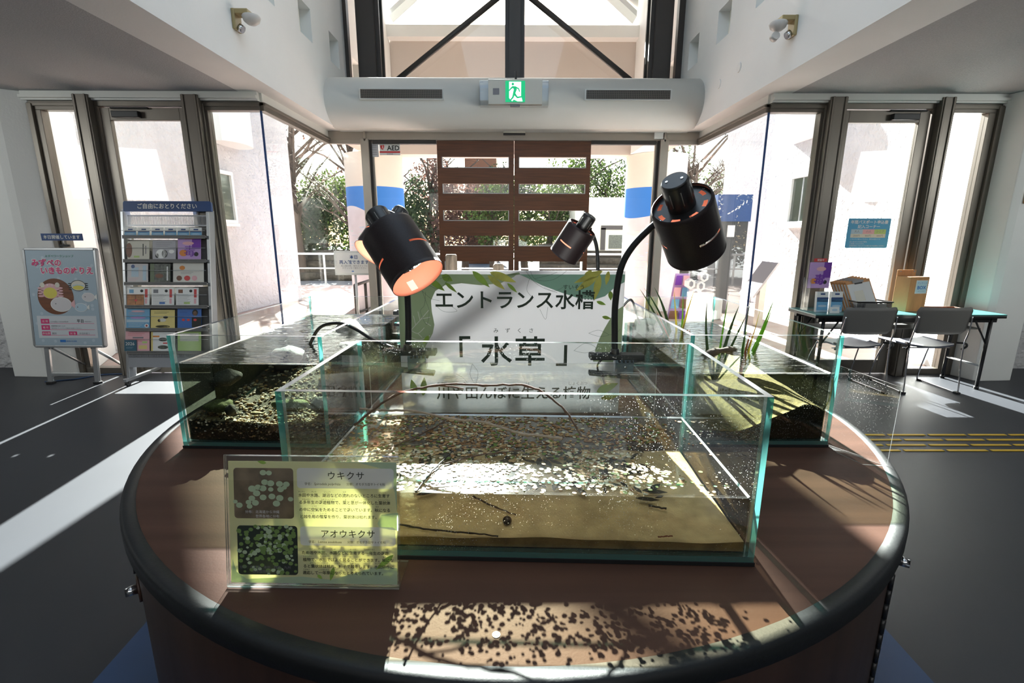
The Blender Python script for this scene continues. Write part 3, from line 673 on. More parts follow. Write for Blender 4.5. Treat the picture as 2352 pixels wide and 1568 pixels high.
# pebbles in the left tank
PEB = [mat('pebble_%s' % n_, c_, 0.7) for n_, c_ in (('tan', (0.42, 0.30, 0.16)), ('cream', (0.62, 0.54, 0.40)), ('ochre', (0.30, 0.17, 0.06)), ('brown', (0.13, 0.08, 0.04)), ('grey', (0.20, 0.19, 0.16)))]
m = MB(); rnd = random.Random(11)
for i in range(2600):
    x = G+0.008+(0.445-2*G-0.016)*rnd.random(); y = G+0.007+0.86*rnd.random()**2.0
    if i < 1100: y = G+0.006+0.004*rnd.random(); z = TZ+0.026+(zl(x, y)-TZ-0.026)*rnd.random()
    else: z = zl(x, y)-0.001
    r = 0.0028+0.0040*rnd.random()**1.5
    lo = z < 0.805
    mt = PEB[3 if (lo and rnd.random() < .7) else rnd.choice([0, 0, 1, 1, 2, 2, 3, 4])]
    R = Matrix.Rotation(rnd.random()*6.28, 3, 'Z') @ Matrix.Rotation(rnd.random()*0.8-0.4, 3, 'X')
    m.ico((x, y, z-LT.location.z), r, mt, (1.25, 0.95, 0.65), 0, 1, R)
m.build('river_gravel', loc=LT.location, rot=(0, 0, LT.rotation_euler.z), label='mixed tan and cream river pebbles in the left aquarium', cat='gravel', kind='stuff')
MOSS = mat('mossy_stone', (0.13, 0.15, 0.045), 0.9, noise=(28, 0.5), bump=(60, 0.6, 0.01))
ROCK = mat('dark_stone', (0.055, 0.05, 0.04), 0.85, noise=(18, 0.5), bump=(40, 0.6, 0.01))
ROCKG = mat('grey_boulder', (0.16, 0.15, 0.135), 0.85, noise=(12, 0.3), bump=(30, 0.6, 0.012))
STTAN = mat('tan_stone', (0.36, 0.28, 0.14), 0.8, noise=(30, 0.3))
def stone(e, x, y, z, r, sc, mt, label, seed, rz=0.0, cat='stone', group=None):
    rd = random.Random(seed); m = MB(); ph = [rd.random()*6 for _ in range(6)]
    vs, fs = ICO[3]
    out = []
    for v in vs:
        k = 1+0.12*math.sin(3*v[0]+ph[0])+0.1*math.sin(4*v[1]+ph[1])*math.cos(3*v[2]+ph[2])+0.06*math.sin(7*v[0]+5*v[1]+ph[3])
        out.append((v[0]*sc[0]*r*k, v[1]*sc[1]*r*k, v[2]*sc[2]*r*k))
    m.add(out, fs, mt, True); p = W2(e, x, y, z)
    return m.build('stone', loc=p, rot=(0, 0, rz), label=label, cat=cat, group=group)
stone(LT, 0.085, 0.05, 0.872, 0.036, (1.3, 0.9, 0.45), MOSS, 'flat mossy green stone by the left pane of the left aquarium', 1)
stone(LT, 0.30, 0.055, 0.876, 0.036, (1.45, 0.9, 0.48), MOSS, 'flat mossy green stone at the centre of the left aquarium', 2)
stone(LT, 0.395, 0.06, 0.878, 0.030, (1.0, 0.9, 0.7), ROCK, 'dark round stone right of the central mossy stone', 3)
stone(LT, 0.13, 0.04, 0.862, 0.018, (1.0, 0.8, 0.9), ROCK, 'small dark stone between the two mossy stones', 4)
stone(LT, 0.215, 0.03, 0.858, 0.011, (1.6, 0.8, 0.5), STTAN, 'small pale tan stone leaning on the gravel mound', 5)
stone(LT, 0.08, 0.026, 0.842, 0.009, (1.4, 0.8, 0.6), STTAN, 'small cream stone at the foot of the gravel slope', 6)
stone(LT, 0.060, 0.15, 0.930, 0.036, (1.2, 1.4, 0.62), ROCK, 'large dark jagged stone below the water line, left aquarium', 7)
stone(LT, 0.40, 0.30, 0.94, 0.075, (0.7, 1.4, 0.95), ROCK, 'tall black stone near the right pane of the left aquarium', 8)
stone(LT, 0.33, 0.55, 0.955, 0.085, (0.9, 1.0, 1.1), ROCKG, 'grey boulder breaking the water surface in the left aquarium', 9, 0.5)
stone(LT, 0.17, 0.68, 0.90, 0.08, (1.2, 0.9, 0.8), ROCK, 'wide dark boulder deep in the left aquarium', 10)
stone(LT, 0.10, 0.48, 0.91, 0.065, (1.0, 1.2, 0.7), ROCK, 'dark boulder along the left pane of the left aquarium', 12)
stone(RT, 0.09, 0.30, 0.86, 0.06, (0.9, 1.3, 0.9), ROCK, 'dark stone behind the front pane of the right aquarium', 21)
# dark sheets added inside the panes, imitating unlit depth under water
def film(e, pts, label, mt=UNDERWATER_SHADE, nm='underwater_shade'):
    m = MB(); m.quad(pts, mt); return m
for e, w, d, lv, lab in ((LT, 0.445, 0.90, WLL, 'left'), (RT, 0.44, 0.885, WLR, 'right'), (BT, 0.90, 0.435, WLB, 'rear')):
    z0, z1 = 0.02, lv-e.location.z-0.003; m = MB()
    m.box(G+0.002, w-G-0.002, d-G-0.0035, d-G-0.002, z0, z1, UNDERWATER_SHADE)
    if e is LT: m.box(G+0.002, G+0.0035, 0.15, d-G-0.004, z0, z1, UNDERWATER_SHADE)
    if e is RT: m.box(G+0.002, G+0.0035, 0.12, d-G-0.004, z0, z1-0.03, UNDERWATER_SHADE)
    m.build('underwater_shade', e)

# duckweed
DW = [mat('duckweed_brown', (0.24, 0.11, 0.03), 0.65, trans=0.25), mat('duckweed_tan', (0.46, 0.29, 0.12), 0.6, trans=0.25), mat('duckweed_pale', (0.62, 0.56, 0.38), 0.55, trans=0.2), mat('duckweed_green', (0.15, 0.22, 0.03), 0.6, trans=0.3)]
m = MB(); rnd = random.Random(5); cnt = 0
while cnt < 3900:
    x = G+0.006+(0.90-2*G-0.012)*rnd.random(); y = G+0.006+(0.435-2*G-0.012)*rnd.random()
    cl = math.sin(x*31+2*math.sin(y*23))*math.sin(y*37+1.7*math.sin(x*19))
    dens = 0.62+0.45*cl
    edge = 0.75+0.09*math.sin(y*25)-0.12*max(0, (0.12-y)/0.12)
    if x > edge: dens *= 0.10
    if y < 0.045: dens *= 0.25+0.5*max(0, math.sin(x*40))
    if (x-0.50)**2/0.05**2+(y-0.15)**2/0.03**2 < 1: dens *= 0.15
    if y > 0.40 and rnd.random() < 0.4: continue
    if rnd.random() > dens: continue
    r = (0.0022+0.0038*rnd.random()**1.4); mt = DW[rnd.choice([0, 0, 0, 1, 1, 2, 3] if y > 0.2 else [0, 1, 1, 2, 2, 2, 3])]
    z = WLF-FT.location.z+0.0004+0.0006*rnd.random(); a0 = rnd.random()*6.28; ex = 0.75+0.25*rnd.random(); tl = rnd.uniform(-0.12, 0.12)
    n8 = 8; top = []; bot = []
    for i in range(n8):
        t = 2*PI*i/n8; px, py = r*math.cos(t), ex*r*math.sin(t); qx, qy = px*math.cos(a0)-py*math.sin(a0), px*math.sin(a0)+py*math.cos(a0)
        top.append((x+qx, y+qy, z+0.0006+tl*px))
        bot.append((x+qx*0.9, y+qy*0.9, z-0.0002))
    b = len(m.v); m.v += top+bot; m.face(list(range(b, b+n8)), mt)
    for i in range(n8): m.face([b+i, b+(i+1) % n8, b+n8+(i+1) % n8, b+n8+i], mt)
    cnt += 1
m.build('duckweed', loc=FT.location, rot=(0, 0, FT.rotation_euler.z), label='brown and pale duckweed floating on the frontmost aquarium', cat='duckweed', kind='stuff')
# leaf litter, twigs
LITTER = mat('leaf_litter', (0.035, 0.025, 0.014), 0.9)
m = MB(); rnd = random.Random(8)
for i in range(260):
    x = 0.05+0.72*rnd.random(); y = 0.14+0.27*rnd.random()**0.8; z = 0.8-FT.location.z+0.004*rnd.random()+0.006; a0 = rnd.random()*6.28; L = 0.008+0.02*rnd.random(); w_ = L*0.3
    if y < 0.18 and rnd.random() < 0.5: continue
    ca, sa = math.cos(a0), math.sin(a0); P = [(-L, 0), (-L*.3, w_), (L*.5, w_*.8), (L, 0), (L*.4, -w_), (-L*.4, -w_*.9)]
    m.prism([(x+a*ca-b*sa, y+a*sa+b*ca) for a, b in P], z, z+0.001, LITTER, 'z')
m.build('leaf_litter', loc=FT.location, rot=(0, 0, FT.rotation_euler.z), label='dark leaf litter on the sand of the frontmost aquarium', cat='leaf litter', kind='stuff')
TWIG = mat('twig_bark', (0.10, 0.055, 0.035), 0.85, noise=(60, 0.3), bump=(120, 0.6, 0.002))
TWIGP = mat('twig_pale_bark', (0.34, 0.26, 0.20), 0.8, noise=(60, 0.3), bump=(120, 0.6, 0.002))
TWIGD = mat('twig_wet_bark', (0.02, 0.013, 0.009), 0.7)
def twig(pts, r0, r1, mt, label, seed=0, knots=True, branches=()):
    rd = random.Random(seed); P = smooth_path(pts, 7); P = [p+Vector((rd.uniform(-1, 1), rd.uniform(-1, 1), rd.uniform(-1, 1)))*r0*0.45 for p in P]; n = len(P)
    rs = [(r0+(r1-r0)*i/(n-1))*(1.35 if knots and i % 7 == 0 else 1) for i in range(n)]
    m = MB(); m.tube(P, rs, mt, 8)
    for br in branches: m.tube(smooth_path(br, 4), r1*0.8, mt, 6)
    o = m.build('twig', label=label, cat='twig'); return o
Zb = 1.10
# bridging twig above the water (arched)
twig([at(815, 975, 1.13), at(905, 910, 1.12), at(1000, 885, 1.10), at(1110, 884, 1.08), at(1210, 886, 1.06), at(1262, 912, 1.04), at(1300, 945, 1.02), at(1335, 1000, 0.99)], 0.0030, 0.0022, TWIG, 'thin brown twig arching above the duckweed in front of the sign', 3, branches=([at(1000, 885, 1.10), at(1040, 888, 1.10), at(1065, 893, 1.10)],))
twig([at(828, 938, 1.20), at(880, 942, 1.17), at(955, 944, 1.14), at(1030, 960, 1.11), at(1120, 972, 1.08), at(1200, 995, 1.05), at(1290, 1006, 1.03)], 0.0028, 0.0036, TWIGP, 'pale bark twig lying along the back of the frontmost aquarium', 4)
twig([atz(905, 1025, WLF+.004), atz(990, 985, WLF+.006), atz(1030, 960, WLF+0.01)], 0.002, 0.0015, TWIG, 'short dark twig forking off below the pale twig', 5)
twig([atz(1020, 1065, WLF+.003), atz(1100, 1045, WLF+.004), atz(1200, 1034, WLF+.004)], 0.0018, 0.0012, TWIG, 'fine twig floating beside the sun glare on the duckweed', 6)
twig([atz(955, 1130, WLF+.002), atz(985, 1090, WLF+.004), atz(1040, 1035, WLF+.006)], 0.0018, 0.0014, TWIGD, 'dark twig slanting across the duckweed left of the glare', 6)
twig([atz(880, 1200, 0.80), atz(940, 1208, 0.801), atz(1000, 1217, 0.802), atz(1080, 1224, 0.802), atz(1145, 1231, 0.801)], 0.0020, 0.0014, TWIGD, 'long dark twig sunk on the sand near the front pane', 7)
twig([atz(1088, 1140, 0.806), atz(1140, 1165, 0.803), atz(1185, 1182, 0.803)], 0.0022, 0.0012, TWIGD, 'short wet twig on the sand behind the black snail', 8)
twig([atz(1490, 1160, 0.803), atz(1530, 1168, 0.803)], 0.0022, 0.002, TWIGD, 'stubby black twig piece on the sand towards the right', 9)
twig([atz(1512, 1233, 0.801), atz(1530, 1231, 0.802), atz(1545, 1230, 0.802)], 0.0014, 0.0012, mat('red_twig', (0.22, 0.05, 0.02), 0.7), 'tiny reddish twig on the sand near the front pane', 10)
# snail-like dark ball
p = atz(1165, 1202, 0.80); m = MB(); m.ico((0, 0, 0.0085), 0.0095, BLACK, (1, 1, 0.95), 0, 3); m.cyl((0, -0.002, 0.016), (0.001, -0.001, 0.021), 0.001, 0.0006, m=GREY_PL, seg=8)
m.build('pond_snail', loc=(p.x, p.y, 0.7985), label='round black snail on the sand in the frontmost aquarium', cat='snail')
# driftwood in the right tank etc.
DRIFT = mat('driftwood', (0.075, 0.05, 0.03), 0.85, noise=(25, 0.4), bump=(60, 0.7, 0.006))
m = MB(); m.tube(smooth_path([W2(RT, 0.05, 0.20, 0.93), W2(RT, 0.14, 0.24, 0.975), W2(RT, 0.24, 0.30, 0.985), W2(RT, 0.33, 0.36, 0.955)], 6), [0.012+0.004*math.sin(i) for i in range(19)], DRIFT, 10)
m.build('driftwood', label='dark driftwood branch at the water surface of the right aquarium', cat='driftwood')

# reeds
REED = [mat('reed_dark_green', (0.03, 0.075, 0.02), 0.5, trans=0.3), mat('reed_green', (0.13, 0.26, 0.03), 0.5, trans=0.4), mat('reed_yellow', (0.40, 0.34, 0.07), 0.5, trans=0.4), mat('reed_rust', (0.28, 0.08, 0.03), 0.5, trans=0.3)]
def reed(base, blades, label, group=None):
    e = empty('reed_clump', base, label=label, cat='reeds', group=group)
    for tip, bow, w, k in blades:
        b = Vector((0, 0, 0)); t = Vector(tip)-Vector(base); m = MB(); n = 12; vs = []
        off = Vector((random.uniform(-1, 1), random.uniform(-1, 1), 0))*0.012
        mid = off+t*0.5+Vector(bow); 
        for i in range(n+1):
            q = i/n; p = (1-q)**2*off+2*q*(1-q)*mid+q*q*t; ww = 1.7*w*(1-q**2.2)+0.0005
            side = Vector((1, 0.25, 0)).normalized()
            vs += [p-side*ww, p+Vector((0, 0.35*ww+0.0004, 0)), p+side*ww, p-Vector((0, 0.15*ww+0.0004, 0))]
        m.add(vs, [(i*4+j, i*4+(j+1) % 4, i*4+4+(j+1) % 4, i*4+4+j) for i in range(n) for j in range(4)], REED[k], True)
        m.build('blade', e)
    return e
B1 = W2(RT, 0.20, 0.66, 0.86)
reed(B1, [(at(1470, 664, 1.90), (-0.02, 0, 0.06), 0.0035, 0), (at(1480, 662, 1.92), (0, 0, 0.05), 0.0035, 0), (at(1503, 660, 1.95), (0.02, 0, 0.05), 0.005, 0), (at(1548, 668, 1.97), (0.0, 0, 0.02), 0.003, 2), (at(1569, 672, 1.98), (0, 0, 0.0), 0.0035, 1), (at(1594, 668, 1.96), (-0.01, 0, 0), 0.004, 2), (at(1508, 715, 1.95), (-0.04, 0, 0.07), 0.002, 3), (at(1585, 775, 1.95), (0.035, 0, 0.14), 0.002, 3), (at(1500, 790, 1.9), (-0.03, 0, 0.09), 0.002, 0)], 'sparse reed clump at the back of the right aquarium')
B2 = W2(RT, 0.235, 0.33, 0.86)
reed(B2, [(at(1624, 694, 1.68), (-0.02, 0, 0), 0.004, 0), (at(1640, 800, 1.66), (0, 0, 0), 0.003, 0), (at(1697, 703, 1.68), (0.0, 0, 0.04), 0.005, 0), (at(1672, 688, 1.72), (0.0, 0, 0.0), 0.003, 1), (at(1714, 724, 1.66), (0.01, 0, 0.02), 0.004, 0), (at(1730, 790, 1.62), (0.0, 0, 0.01), 0.003, 1)], 'dark green reed clump in the middle of the right aquarium')
B3 = W2(RT, 0.31, 0.30, 0.87)
reed(B3, [(at(1777, 689, 1.66), (0.015, 0, -0.01), 0.005, 1), (at(1774, 705, 1.60), (0.02, 0, -0.02), 0.004, 1), (at(1726, 672, 1.66), (0.0, 0, 0), 0.002, 0), (at(1725, 760, 1.63), (-0.004, 0, 0), 0.004, 3), (at(1716, 757, 1.70), (-0.02, 0, 0.03), 0.005, 1), (at(1738, 745, 1.66), (0.0, 0, 0), 0.002, 3), (at(1745, 715, 1.68), (0.01, 0, 0), 0.002, 2)], 'bright green reed clump with rusty blades near the front of the right aquarium')
# yellow submerged stem at the right pane
m = MB(); m.tube(smooth_path([at(1912, 870, 1.36), at(1908, 905, 1.36), at(1895, 935, 1.37), at(1872, 955, 1.40)], 6), 0.0018, REED[2], 8); m.build('drooping_stem', label='yellow stem bent under water at the right pane of the right aquarium', cat='plant stem')
# moss tuft in the left tank
TUFT = mat('dry_moss', (0.32, 0.20, 0.06), 0.9, trans=0.2)
m = MB(); rnd = random.Random(4)
for i in range(420):
    a, b, z = 0.40+0.03*rnd.gauss(0, 1)*0.5, 0.12+0.05*rnd.gauss(0, 1)*0.5, 0.955+0.02*rnd.gauss(0, 1); L = 0.006; d = Vector((rnd.uniform(-1, 1), rnd.uniform(-1, 1), rnd.uniform(-.2, 1))).normalized()*L; c0 = Vector((min(0.428, a), b, z-LT.location.z)); s_ = Vector((0.001, 0, 0.0006))
    m.add([c0-s_, c0+s_, c0+d], [(0, 1, 2)], TUFT)
m.build('dry_moss', loc=LT.location, rot=(0, 0, LT.rotation_euler.z), label='golden brown dry moss against the right pane of the left aquarium', cat='moss', kind='stuff')

# pumps and tubing
PUMPG = mat('pump_grey_green', (0.20, 0.24, 0.20), 0.5)
pe = empty('filter_pump', W2(RT, 0.06, 0.76, 0.93), label='grey green filter pump standing in the right aquarium', cat='pump')
m = MB(); m.box(-0.022, 0.022, -0.022, 0.022, -0.06, 0.085, PUMPG); m.build('pump_body', pe, bevel=0.006)
m = MB(); m.tube(smooth_path([(0.0, 0, 0.07), (0.03, -0.005, 0.078), (0.062, -0.01, 0.07)], 5), 0.014, PUMPG, 12); m.build('spout', pe)
m = MB(); m.tube(smooth_path([at(1400, 760, 2.05), at(1425, 712, 2.02), at(1445, 689, 2.0), at(1454, 694, 2.0), at(1462, 720, 2.0), W2(RT, 0.06, 0.76, 0.985)], 8), 0.0045, BLACK, 10)
m.build('pump_cord', label='black cord hooked over the far rim of the right aquarium', cat='cord')
m = MB(); m.tube(smooth_path([at(692, 835, 1.62), at(712, 790, 1.60), at(735, 752, 1.58), at(775, 742, 1.56), at(815, 755, 1.54), at(855, 779, 1.50), at(905, 800, 1.47), at(935, 812, 1.44)], 8), 0.0055, BLACK, 10)
m.build('air_hose', label='black hose arching over the right rim of the left aquarium', cat='hose')
# wooden stakes in the rear tank
STAKE = mat('weathered_stake', (0.25, 0.19, 0.14), 0.9, noise=(8, 0.6, (6, 6, 0.8)), bump=(60, 0.6, 0.008))
for x0, x1, yy, z1, lab in ((-0.313, -0.254, 2.35, 1.287, 'thick weathered wooden stake rising behind the left end of the sign'), (-0.082, -0.028, 2.35, 1.243, 'shorter weathered wooden stake behind the middle of the sign')):
    m = MB(); r = (x1-x0)/2; prof = [(r*0.95, 0.84), (r, 1.1), (r*0.97, z1-0.01), (r*0.8, z1), (0.0001, z1)]
    m.lathe([(a, b) for a, b in prof], STAKE, 20, ((x0+x1)/2, yy, 0)); m.build('wooden_stake', label=lab, cat='stake')

# ================================================================ ENTRANCE SIGN
SY = 1.622
se = empty('entrance_sign', (0.005, SY, TZ+0.001), 0.004, label='white sign panel with leaf art naming the entrance aquarium of water plants', cat='sign')
SIGNW = mat('sign_white', (0.70, 0.70, 0.71), 0.6, trans=0.18); SGRN = mat('sign_sage', (0.36, 0.46, 0.27), 0.6, trans=0.2); STEAL = mat('sign_teal_green', (0.25, 0.44, 0.33), 0.6, trans=0.2)
SLEAF = mat('sign_leaf_green', (0.26, 0.42, 0.06), 0.6, noise=(14, 0.3)); SLEAFY = mat('sign_leaf_yellow', (0.50, 0.50, 0.10), 0.6, noise=(18, 0.3)); SLINE = mat('sign_line', (0.09, 0.13, 0.11), 0.6); SLW = mat('sign_white_line', (0.66, 0.70, 0.62), 0.6)
m = MB(); WD = 0.385; HT = 0.505
m.box(-WD, WD, 0.0, 0.006, 0, HT, SIGNW); m.build('panel', se)
def S(u, v):  # photo pixel -> sign plane coords
    p = at(u, v, SY); return (p.x-0.005, p.z-TZ-0.001)
m = MB()
def strip_curve(pts, w, y, mt, mb):
    P = smooth_path([(a, 0, b) for a, b in pts], 6)
    for i in range(len(P)-1):
        a, b = P[i], P[i+1]; d = (b-a); n = Vector((-d.z, 0, d.x)).normalized()*w
        mb.quad([(a.x+n.x, y, a.z+n.z), (b.x+n.x, y, b.z+n.z), (b.x-n.x, y, b.z-n.z), (a.x-n.x, y, a.z-n.z)], mt)
def leaf(mb, a, b, w, y, mt):
    a, b = Vector((a[0], 0, a[1])), Vector((b[0], 0, b[1])); d = b-a; n = Vector((-d.z, 0, d.x)).normalized(); pts = []
    for i in range(11):
        t = i/10; pts.append(a+d*t+n*w*math.sin(PI*t**0.8))
    for i in range(9, 0, -1):
        t = i/10; pts.append(a+d*t-n*w*math.sin(PI*t**0.8))
    mb.quad([(p.x, y, p.z) for p in pts], mt)
TOP = HT-0.012
P_ = lambda *uv: [S(u, v) for u, v in uv]
# sage blob along the top and left
flat(m, [(-WD+0.001, TOP)]+[(S(1195, 618)[0], TOP)]+P_((1192, 625), (1180, 636), (1150, 650), (1105, 655), (1060, 650), (1022, 655), (1000, 668), (990, 690), (992, 715), (998, 745), (994, 765), (985, 782), (975, 800), (960, 815))+[(-WD+0.001, S(0, 815)[1])], -0.0004, SGRN)
flat(m, [(S(1193, 618)[0], TOP), (WD-0.001, TOP), (WD-0.001, S(0, 645)[1])]+P_((1412, 660), (1390, 680), (1365, 688), (1330, 685), (1290, 672), (1245, 655), (1215, 640)), -0.0005, STEAL)
flat(m, P_((1412, 715), (1400, 735), (1388, 755), (1378, 775), (1368, 800), (1362, 830))+[(WD-0.001, S(0, 830)[1]), (WD-0.001, S(0, 700)[1])], -0.0004, SGRN)
for a, b, w, mt in (((1085, 622), (1125, 660), 0.011, SLEAF), ((1125, 625), (1186, 648), 0.013, SLEAFY), ((1120, 632), (1160, 665), 0.010, SLEAFY), ((1165, 650), (1188, 672), 0.006, SLEAF), ((1015, 632), (1040, 645), 0.012, SLEAF), ((985, 640), (1022, 668), 0.010, SLEAF), ((1022, 648), (1050, 672), 0.006, SLEAF),
                    ((1385, 622), (1318, 650), 0.012, SLEAFY), ((1372, 635), (1322, 668), 0.012, SLEAFY), ((1378, 630), (1365, 690), 0.012, SLEAFY), ((1398, 622), (1392, 655), 0.008, SLEAFY), ((1360, 622), (1342, 630), 0.006, SLEAFY),
                    ((1370, 692), (1392, 700), 0.006, SLEAF), ((1383, 727), (1404, 732), 0.006, SLEAF), ((1402, 668), (1403, 690), 0.008, SLEAF),
                    ((985, 770), (972, 790), 0.007, SLEAF), ((955, 905), (945, 870), 0.012, SLEAF), ((972, 908), (975, 865), 0.012, SLEAF), ((1370, 900), (1420, 880), 0.016, SLEAF), ((1380, 915), (1425, 905), 0.012, SLEAFY)):
    leaf(m, S(*a), S(*b), w, -0.0010, mt)
for pts in (((1218, 622), (1228, 640), (1250, 645), (1275, 640), (1302, 622)), ((1208, 622), (1225, 645), (1250, 662), (1280, 672)), ((1228, 640), (1260, 632), (1280, 625)), ((1216, 640), (1210, 665), (1220, 680)), ((1250, 660), (1275, 668), (1300, 655)),
            ((1240, 710), (1253, 733), (1258, 705)), ((978, 670), (975, 700), (966, 715), (980, 745), (986, 715), (978, 690), (970, 668)), ((970, 668), (990, 685), (1010, 690)), ((1000, 700), (1020, 715), (1050, 714), (1035, 702)), ((985, 655), (1010, 662), (1033, 635), (1010, 640)),
            ((1352, 765), (1375, 758), (1398, 769), (1375, 772), (1352, 765)), ((1398, 769), (1415, 765), (1425, 755)), ((1318, 805), (1345, 788), (1370, 800), (1345, 810), (1318, 805)), ((1085, 835), (1098, 855), (1092, 880), (1080, 860), (1085, 835)), ((1048, 858), (1065, 868), (1078, 885))):
    strip_curve([S(*q) for q in pts], 0.00045, -0.0012, SLINE, m)
for pts in (((944, 758), (965, 735), (985, 712)), ((955, 746), (950, 725)), ((965, 735), (960, 715)), ((968, 732), (988, 728)), ((944, 758), (960, 765), (975, 752)), ((960, 765), (970, 775)), ((945, 775), (965, 780), (988, 770)), ((978, 740), (990, 748))):
    strip_curve([S(*q) for q in pts], 0.0012, -0.0008, SLW, m)
x, z = S(1182, 706); m.text('エントランス水槽', 0.0685, x, z+0.001, -0.0016, GREEN_INK, bold=0.0011)
x, z = S(1318, 664); m.text('すいそう', 0.0190, x, z, -0.0016, GREEN_INK)
for t_, u in (('「', 1046), ('水', 1140), ('草', 1217), ('」', 1312)):
    x, z = S(u, 833); m.text(t_, 0.112, x, z, -0.0016, GREEN_INK, bold=0.0014)
for t_, u in zip('みずくさ', (1139, 1166, 1193, 1220)):
    x, z = S(u, 763); m.text(t_, 0.0185, x, z, -0.0016, GREEN_INK)
x, z = S(1180, 913); m.text('川や田んぼに生える植物', 0.0498, x, z, -0.0016, GREEN_INK, bold=0.0007)
for u, t_ in ((1013, 'かわ'), (1068, 'た'), (1212, 'は'), (1327, 'しょくぶつ')):
    x, z = S(u, 883); m.text(t_, 0.0140, x, z, -0.0016, GREY_INK)
m.build('printed_face', se)
# clear acrylic holder in front of the sign
e = empty('acrylic_panel', (0.008, 1.345, TZ+0.001), -0.02, label='clear acrylic sheet with rounded corners standing behind the frontmost aquarium', cat='acrylic panel')
MB().prism(rrect(-0.42, 0.42, 0, 0.258, 0.02), 0, 0.004, ACRYL, 'y', side=AEDGE).build('clear_sheet', e)
m = MB()
for k in (-1, 1): m.cyl((k*0.405, -0.012, 0.10), (k*0.405, 0.012, 0.10), 0.007, m=AEDGE, seg=14)
m.build('stand_off', e)

# ================================================================ INFO CARD
CW, CH = 0.312, 0.238
ce = empty('information_card', (-0.354, 0.7465, TZ+0.0032), -0.02, rx=-0.165, label='yellow green information card on two floating plants in a clear stand', cat='card')
cx0, cx1 = -CW/2, CW/2
m = MB(); m.box(cx0, cx1, 0, 0.003, 0, CH+0.003, ACRYL, ends=AEDGE); m.box(cx0, cx1, 0.0055, 0.0085, 0, CH, ACRYL, ends=AEDGE); m.build('clear_sleeve', ce)
m = MB(); m.box(cx0, cx1, 0.0, 0.075, -0.002, 0.002, ACRYL, ends=AEDGE, M=Matrix.Rotation(0.165, 4, 'X')); m.build('stand_foot', ce)
CARD = mat('card_pale_yellow', (0.84, 0.82, 0.50), 0.6, trans=0.4); CGRN = mat('card_pale_green', (0.58, 0.72, 0.54), 0.6, trans=0.4); PLATE = mat('card_white_plate', (0.88, 0.88, 0.90), 0.6, trans=0.4)
m = MB(); m.box(cx0+0.006, cx1-0.004, 0.0034, 0.0050, 0.006, CH-0.009, CARD)
a0, a1, b0, b1 = cx0+0.006, cx1-0.004, 0.006, CH-0.009
def K(u, v): return (cx0+(u-135)/(1900-135)*CW, CH-(v-165)/(1460-165)*CH+0.002)   # crop coords of the card
y_ = 0.0032
flat(m, [(a0, b0), (a1, b0), (a1, b0+0.03)]+[K(*q) for q in ((1700, 1250), (1500, 1310), (1200, 1400), (900, 1370), (500, 1390), (330, 1400), (230, 1330), (190, 1200))], y_, CGRN)
flat(m, [(a1, b1), (a1, K(0, 690)[1])]+[K(*q) for q in ((1860, 520), (1780, 300), (1500, 230), (1050, 225))]+[(K(1050, 0)[0], b1)], y_, CGRN)
flat(m, [K(*q) for q in ((1890, 720), (1720, 740), (1680, 830), (1700, 870), (1890, 900))], y_, CGRN)
PH1 = mat('photo_brown_water', (0.24, 0.18, 0.12), 0.5, noise=(30, 0.4), trans=0.3); PH2 = mat('photo_dark_water', (0.035, 0.045, 0.035), 0.5, trans=0.2)
flat(m, rrect(*(K(222, 790)[0], K(832, 0)[0], K(0, 790)[1], K(0, 290)[1]), 0.006), y_-0.0002, PH1)
flat(m, rrect(*(K(245, 0)[0], K(862, 0)[0], K(0, 1355)[1], K(0, 862)[1]), 0.006), y_-0.0002, PH2)
LEAFP = mat('photo_leaf_pale', (0.55, 0.68, 0.45), 0.5, trans=0.3); LEAFG = mat('photo_leaf_green', (0.22, 0.34, 0.10), 0.5, trans=0.3)
for u, v, r in ((525, 335, 34), (585, 338, 30), (540, 430, 36), (600, 440, 38), (690, 445, 36), (760, 448, 34), (410, 495, 40), (470, 480, 34), (520, 490, 38), (600, 500, 28), (700, 500, 34), (740, 480, 26), (455, 540, 38), (520, 580, 36), (610, 570, 36), (690, 585, 38), (405, 590, 34), (370, 630, 30), (440, 635, 36), (655, 640, 38), (800, 595, 28), (275, 660, 34), (235, 625, 24), (380, 670, 30)):
    x, z = K(u, v); flat(m, ell(x, z, r/1765*CW, r*0.8/1295*CH, 12), y_-0.0004, LEAFP)
rd = random.Random(2)
for i in range(230):
    u, v = rd.uniform(262, 845), 862+485*rd.random()**0.9
    if v > 1150 and rd.random() < 0.45: continue
    x, z = K(u, v); r = rd.uniform(14, 30); flat(m, ell(x, z, r/1765*CW, r*0.8/1295*CH, 8, rd.random()), y_-0.0003-0.0000008*i, LEAFG if rd.random() < 0.68 else LEAFP)
flat(m, rrect(K(868, 0)[0], K(1850, 0)[0], K(0, 485)[1], K(0, 285)[1], 0.006), y_-0.0003, PLATE)
flat(m, rrect(K(890, 0)[0], K(1862, 0)[0], K(0, 1055)[1], K(0, 865)[1], 0.006), y_-0.0003, PLATE)
for a, b, w in (((1230, 1270), (1190, 1410), 0.004), ((1060, 1350), (1110, 1390), 0.003), ((1840, 1140), (1660, 1290), 0.005), ((560, 240), (470, 225), 0.003)): leaf(m, K(*a), K(*b), w, y_-0.0004, SLEAF)
y2 = y_-0.0007
def T(s, u, v, size, al='CENTER', bold=0.0, **k):
    x, z = K(u, v); m.text(s, size, x, z, y2, BLACK_INK, al, bold=bold, **k)
T('ウキクサ', 1365, 390, 0.0160, bold=0.0001, space=1.15); T('アオウキクサ', 1378, 968, 0.0160, bold=0.0001, space=1.08)
